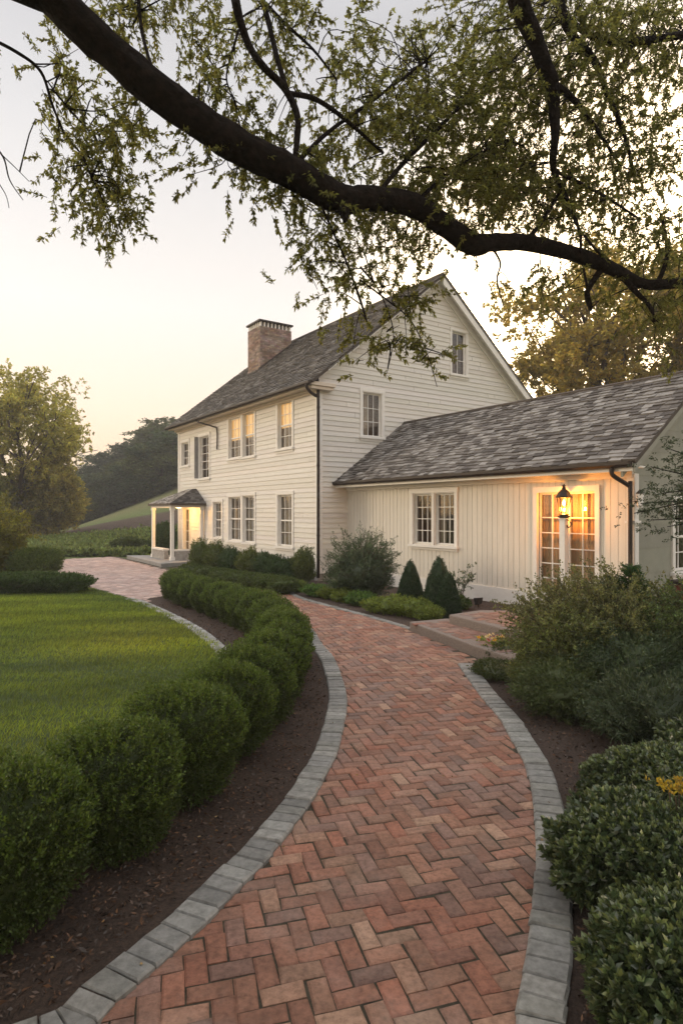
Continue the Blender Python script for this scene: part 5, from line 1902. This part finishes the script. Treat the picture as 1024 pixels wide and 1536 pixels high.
# stub knots under the bough
branch([(510, 300, 4.22, 30), (516, 320, 4.2, 16), (517, 333, 4.19, 5)], 8)
branch([(705, 368, 4.75, 26), (709, 380, 4.74, 10)], 8)
subs = [
    [(770, -40, 4.6, 34), (778, 5, 4.7, 31), (800, 55, 4.8, 26), (815, 95, 4.85, 23), (828, 130, 4.9, 20), (832, 200, 4.95, 13), (829, 250, 5.0, 10), (845, 290, 5.05, 8), (868, 345, 5.1, 5), (870, 380, 5.12, 4)],
    [(825, 122, 4.9, 12), (860, 150, 5.0, 9), (895, 195, 5.1, 6), (930, 250, 5.2, 4)],
    [(830, -40, 5.2, 16), (850, 40, 5.2, 13), (890, 90, 5.25, 10), (910, 140, 5.3, 8), (935, 200, 5.4, 6), (950, 260, 5.4, 4)],
    [(845, 25, 5.2, 9), (900, 60, 5.3, 10), (960, 62, 5.4, 11), (1035, 50, 5.5, 12)],
    [(830, 256, 5.0, 6), (870, 275, 5.1, 5), (915, 300, 5.2, 4), (960, 330, 5.3, 3)],
    [(350, -40, 4.0, 15), (355, 10, 4.0, 13), (372, 65, 4.05, 11), (395, 100, 4.05, 11), (425, 130, 4.1, 11), (445, 170, 4.12, 10), (446, 205, 4.12, 9), (442, 240, 4.1, 8)],
    [(385, -30, 4.2, 9), (402, 30, 4.2, 8), (415, 85, 4.15, 8), (430, 135, 4.1, 8)],
    [(430, 140, 4.1, 8), (465, 146, 4.2, 8), (495, 162, 4.3, 7), (530, 190, 4.4, 6), (575, 230, 4.5, 4)],
    [(398, 5, 4.3, 6), (430, 38, 4.3, 5), (470, 75, 4.4, 4), (505, 120, 4.5, 3)],
    [(-30, 50, 3.8, 5), (25, 78, 3.85, 5), (62, 108, 3.9, 4.5), (80, 160, 3.95, 4), (100, 205, 4.0, 3), (125, 235, 4.0, 2.5), (138, 270, 4.0, 2)],
    [(80, 135, 3.95, 3), (110, 170, 4.0, 2.5), (150, 215, 4.1, 2)],
    [(205, -30, 3.9, 6), (212, 40, 3.9, 5.5), (220, 75, 3.85, 5), (228, 100, 3.8, 4)],
    [(358, 45, 4.0, 4), (345, 90, 4.0, 3), (340, 120, 4.05, 2.5), (352, 150, 4.1, 2)], [(345, 95, 4.0, 2.5), (325, 105, 4.0, 2), (308, 120, 4.0, 1.5)],
    [(478, 300, 4.15, 4), (500, 350, 4.2, 3), (520, 395, 4.25, 3), (540, 450, 4.3, 4), (552, 490, 4.3, 2)],
    [(738, 372, 4.85, 4), (750, 395, 4.9, 3), (745, 420, 4.9, 2.5), (755, 460, 4.95, 2)],
    [(902, 402, 5.3, 10), (880, 438, 5.3, 8), (886, 462, 5.3, 5), (870, 380, 5.2, 3)],
    [(930, 412, 5.35, 10), (955, 440, 5.4, 8), (975, 462, 5.4, 6), (982, 490, 5.4, 3)],
    [(868, 345, 5.1, 4), (885, 365, 5.1, 4), (915, 400, 5.3, 4)],
    [(-20, 205, 4.2, 3), (5, 235, 4.2, 2.5), (15, 270, 4.2, 1.8), (35, 300, 4.2, 1)], [(3, 232, 4.2, 1.8), (22, 250, 4.2, 1.3), (44, 272, 4.2, 1)], [(-15, 255, 4.2, 1.8), (8, 290, 4.2, 1.2), (14, 312, 4.2, 1)],
    [(560, 300, 4.35, 8), (600, 250, 4.5, 7), (650, 200, 4.7, 6), (700, 150, 4.9, 4)], [(440, 250, 4.05, 8), (490, 200, 4.3, 6), (560, 150, 4.6, 5), (640, 90, 4.8, 3)],
    [(790, 362, 5.0, 8), (820, 320, 5.1, 6), (860, 250, 5.2, 4)], [(620, 308, 4.5, 7), (660, 270, 4.7, 5), (720, 230, 4.9, 4), (770, 210, 5.0, 3)],
    [(985, 426, 5.5, 8), (1000, 380, 5.5, 6), (990, 320, 5.5, 4)],
    [(580, 560, 4.5, 0.8), (590, 500, 4.45, 1.5), (570, 440, 4.4, 2), (540, 400, 4.3, 3)],
    [(540, 420, 4.3, 3), (580, 450, 4.4, 2.5), (615, 480, 4.5, 2), (640, 530, 4.5, 1.5), (655, 580, 4.5, 1)],
]
allp = [np.array(mpts)]
for s in subs:
    allp.append(np.array(branch(s, 7 if s[0][3] < 12 else 10, .05)))
bp = np.concatenate(allp)
lv = Leaves()


def foliage(px, py, rx, ry, d0, d1, n_sub, n_spray, big=1.0, tint=(1, 1, 1), dens=1.0, droop=.35):
    """branchlets from the nearest limb into a patch, each carrying sprays of leaves"""
    c = A(px, py, (d0 + d1) / 2)
    dist = np.linalg.norm(bp - c, axis=1)
    for k in range(max(1, int(n_sub * .74))):
        a = rng.uniform(0, 6.28); f = math.sqrt(rng.random())
        e = A(px + rx * f * math.cos(a), py + ry * f * math.sin(a), rng.uniform(d0, d1))
        dd = np.linalg.norm(bp - e, axis=1)
        j = int(np.argmin(dd + rng.random(len(bp)) * .35))
        s0 = bp[j]
        m_ = (s0 + e) / 2 + rng.normal(size=3) * .07 + np.array([0, 0, .06])
        pts = smooth_path([s0, m_, e], 3)
        if True:
            tr.tube(pts, list(np.linspace(.006, .002, len(pts))), 3, cap=False)
        ax = (e - m_) / (np.linalg.norm(e - m_) + 1e-6)
        PP, DD = [], []
        for s_ in range(n_spray + 2):
            q_ = pts[-1 - int(rng.integers(0, 3))] + rng.normal(size=3) * np.array([.085, .085, .07]) * big
            dr = ax * .6 + rng.normal(size=3) * .7 + np.array([0, 0, -droop])
            dr /= np.linalg.norm(dr)
            ln = rng.uniform(.08, .2) * big
            tr.tube([q_, q_ + dr * ln], [.0022, .001], 3, cap=False)
            for m2 in range(5):
                PP.append(q_ + dr * ln * (m2 + .5) / 5); DD.append(dr)
        PP, DD = np.array(PP), np.array(DD)
        lv.tufts(PP, DD, int(7 * dens), .02, .033 * big, .0135 * big, .8, tint, .35, .3, .15)


F1 = [  # px, py, rx, ry, d0, d1, n_sub, n_spray
    (520, 170, 60, 70, 4.2, 5.0, 12, 5), (600, 200, 80, 70, 4.3, 5.6, 40, 6), (690, 190, 80, 85, 4.4, 6.0, 52, 6), (690, 70, 80, 70, 4.4, 6.0, 34, 6), (640, 130, 60, 60, 4.4, 5.6, 20, 6),
    (620, 40, 40, 40, 4.4, 5.4, 5, 4), (780, 90, 60, 90, 4.7, 6.2, 40, 6), (850, 40, 80, 60, 4.8, 6.2, 44, 6), (960, 50, 90, 60, 4.9, 6.2, 44, 6), (900, 140, 80, 70, 4.9, 6.2, 40, 6),
    (1000, 150, 50, 60, 5, 6.2, 22, 5), (760, 230, 70, 80, 4.7, 6.0, 40, 6), (860, 240, 80, 80, 4.9, 6.2, 42, 6), (700, 295, 90, 40, 4.5, 5.8, 34, 6), (790, 310, 80, 45, 4.8, 6.0, 34, 6),
    (950, 250, 50, 50, 5, 6.2, 14, 5), (1005, 260, 40, 30, 5, 6, 10, 5), (900, 325, 80, 45, 5, 6.2, 30, 6), (985, 365, 60, 50, 5.2, 6.3, 24, 6), (600, 305, 60, 35, 4.3, 5.2, 18, 5),
    (550, 350, 60, 40, 4.2, 5.0, 16, 5), (470, 280, 70, 50, 4.0, 4.8, 24, 5), (640, 365, 50, 30, 4.5, 5.2, 9, 5), (500, 60, 60, 50, 4.3, 5.2, 8, 5), (560, 100, 50, 60, 4.4, 5.4, 8, 5),
    (110, 200, 42, 70, 3.9, 4.4, 14, 5), (150, 290, 55, 45, 3.9, 4.4, 18, 5), (175, 335, 30, 30, 3.9, 4.3, 6, 5), (95, 100, 30, 50, 3.8, 4.3, 6, 4), (180, 150, 45, 70, 3.8, 4.4, 12, 5),
    (215, 190, 20, 30, 3.9, 4.3, 3, 4), (300, 35, 60, 40, 3.9, 4.6, 14, 5), (220, 20, 60, 30, 3.9, 4.5, 10, 5), (340, 95, 50, 40, 4.0, 4.6, 6, 4), (150, 30, 40, 40, 3.9, 4.4, 6, 4), (0, 40, 20, 40, 3.8, 4.2, 2, 4),
    (480, 15, 90, 25, 4.2, 4.9, 14, 5), (420, 70, 40, 50, 4.2, 4.8, 5, 4), (370, 185, 60, 30, 3.95, 4.5, 12, 5), (300, 140, 40, 30, 3.85, 4.3, 6, 4), (280, 245, 20, 20, 3.9, 4.2, 3, 4), (320, 235, 25, 25, 3.9, 4.2, 4, 4),
    (400, 260, 50, 40, 4.0, 4.5, 10, 5), (540, 470, 30, 30, 4.2, 4.5, 4, 4), (620, 465, 30, 28, 4.4, 4.7, 6, 4), (598, 500, 40, 35, 4.3, 4.7, 7, 4), (640, 545, 22, 35, 4.4, 4.7, 4, 4), (548, 530, 25, 22, 4.2, 4.5, 4, 4),
    (480, 370, 45, 40, 4.1, 4.6, 8, 5), (500, 430, 40, 28, 4.2, 4.6, 3, 5), (560, 410, 45, 35, 4.2, 4.7, 5, 5), (450, 410, 20, 12, 4.1, 4.4, 2, 4), (600, 400, 30, 25, 4.3, 4.7, 4, 4),
    (840, 420, 60, 30, 5.1, 6, 8, 5), (870, 440, 70, 30, 5.2, 6, 10, 5), (965, 460, 60, 40, 5.3, 6.2, 16, 5), (800, 450, 30, 30, 5.1, 5.8, 3, 4), (1000, 500, 40, 40, 5.4, 6.2, 8, 5)]
for f in F1: foliage(*f, tint=(1, 1, 1))
# crown above and behind the viewer (shades the foreground)
for k in range(110):
    w = np.array([rng.uniform(-4.5, 4.5), rng.uniform(-3.5, 2.6), rng.uniform(5.6, 8.2)]) - T0
    PP = w + rng.normal(size=(26, 3)) * np.array([.5, .5, .22])
    lv.tufts(PP, rand_dirs(26), 8, .12, .13, .07, .8, (1, 1, 1), .3, .2, .1)
    s0 = np.array([.2, -.1, 6.0 + rng.random() * 1.2])
    if k % 2 == 0:
        tr.tube(smooth_path([s0, (s0 + w) / 2 + np.array([0, 0, .5]), w], 3), list(np.linspace(.07, .012, 7)), 5, cap=False)
lv.build('crown', M['oak'], big_tree)
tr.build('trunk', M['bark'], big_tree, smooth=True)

# -------- the evening air
mb = MB()
mb.box(-420, 420, -80, 520, -4, 34)
hz, hn, ho = nodes_of('evening haze')
vol = hn.nodes.new('ShaderNodeVolumePrincipled')
vol.inputs['Color'].default_value = (.92, .92, .92, 1)
vol.inputs['Density'].default_value = .0019
hn.links.new(vol.outputs[0], ho.inputs['Volume'])
tag(mb.build('haze', hz), 'thin pale evening haze over the far woods', 'haze', kind='stuff')

# ================================================================== light, sky, camera
SUN_AZ = math.atan2(-.97, .16)       # direction to the sun: x, y
SUN_EL = R(13)
world = bpy.data.worlds.new('World')
scene.world = world
world.use_nodes = True
nt = world.node_tree
for n_ in list(nt.nodes): nt.nodes.remove(n_)
out = nt.nodes.new('ShaderNodeOutputWorld')
sky = nt.nodes.new('ShaderNodeTexSky')
sky.sky_type = 'NISHITA'
sky.sun_disc = False
sky.sun_elevation = SUN_EL
sky.sun_rotation = SUN_AZ            # clockwise from +Y
sky.air_density = 1.0; sky.dust_density = 2.0; sky.ozone_density = 1.0
bg1 = nt.nodes.new('ShaderNodeBackground')
nt.links.new(sky.outputs[0], bg1.inputs[0])
bg1.inputs[1].default_value = 0.05
# thin high cloud veil; overhead part brightened out of frame to light the ground
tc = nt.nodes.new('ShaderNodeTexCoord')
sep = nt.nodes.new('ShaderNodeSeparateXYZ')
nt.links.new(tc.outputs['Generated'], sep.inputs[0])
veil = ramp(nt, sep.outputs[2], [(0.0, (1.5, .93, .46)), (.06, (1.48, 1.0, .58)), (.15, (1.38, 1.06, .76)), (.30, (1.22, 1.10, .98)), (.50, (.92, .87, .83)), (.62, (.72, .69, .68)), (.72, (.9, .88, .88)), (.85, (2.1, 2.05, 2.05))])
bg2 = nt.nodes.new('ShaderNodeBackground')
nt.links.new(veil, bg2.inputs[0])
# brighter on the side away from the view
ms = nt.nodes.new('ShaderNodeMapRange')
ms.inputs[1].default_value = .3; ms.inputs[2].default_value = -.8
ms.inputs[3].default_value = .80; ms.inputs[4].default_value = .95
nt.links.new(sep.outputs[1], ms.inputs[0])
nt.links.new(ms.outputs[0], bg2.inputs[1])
# afterglow low on the right, behind the wing
gd = Vector((.50, 1.0, .22)).normalized()
dp_ = nt.nodes.new('ShaderNodeVectorMath'); dp_.operation = 'DOT_PRODUCT'
nt.links.new(tc.outputs['Generated'], dp_.inputs[0]); dp_.inputs[1].default_value = gd
mg = nt.nodes.new('ShaderNodeMapRange'); mg.interpolation_type = 'SMOOTHERSTEP'
mg.inputs[1].default_value = .86; mg.inputs[2].default_value = 1.0; mg.inputs[3].default_value = 0; mg.inputs[4].default_value = 4.2
nt.links.new(dp_.outputs['Value'], mg.inputs[0])
bg3 = nt.nodes.new('ShaderNodeBackground')
bg3.inputs[0].default_value = (1.0, .74, .40, 1)
nt.links.new(mg.outputs[0], bg3.inputs[1])
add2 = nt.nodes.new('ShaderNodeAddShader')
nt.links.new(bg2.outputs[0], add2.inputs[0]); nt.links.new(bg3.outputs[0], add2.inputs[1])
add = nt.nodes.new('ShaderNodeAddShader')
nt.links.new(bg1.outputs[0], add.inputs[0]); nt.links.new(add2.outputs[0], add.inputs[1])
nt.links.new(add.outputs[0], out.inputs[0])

sl = bpy.data.lights.new('sun', 'SUN')
sl.energy = .95
sl.angle = R(14)
sl.color = (1.0, .80, .56)
so = bpy.data.objects.new('sun', sl)
to_sun = Vector((math.sin(SUN_AZ) * math.cos(SUN_EL), math.cos(SUN_AZ) * math.cos(SUN_EL), math.sin(SUN_EL)))
so.rotation_euler = to_sun.to_track_quat('Z', 'Y').to_euler()
so.location = to_sun * 60
COL.objects.link(so)

cam = bpy.data.cameras.new('camera')
cam.sensor_fit = 'VERTICAL'
cam.sensor_height = 36
cam.lens = 36 * F / 1536
cam.clip_start = .05
cam.clip_end = 4000
cam.dof.use_dof = True
cam.dof.focus_distance = 11
cam.dof.aperture_fstop = 8
co = bpy.data.objects.new('camera', cam)
co.location = (0, 0, H)
co.rotation_euler = (R(90), 0, 0)
COL.objects.link(co)
scene.camera = co

scene.view_settings.view_transform = 'Standard'
scene.view_settings.look = 'None'
scene.view_settings.exposure = .1
scene.view_settings.gamma = 1
scene.cycles.use_denoising = True
scene.cycles.max_bounces = 7
scene.cycles.transparent_max_bounces = 12
scene.cycles.sample_clamp_indirect = 6
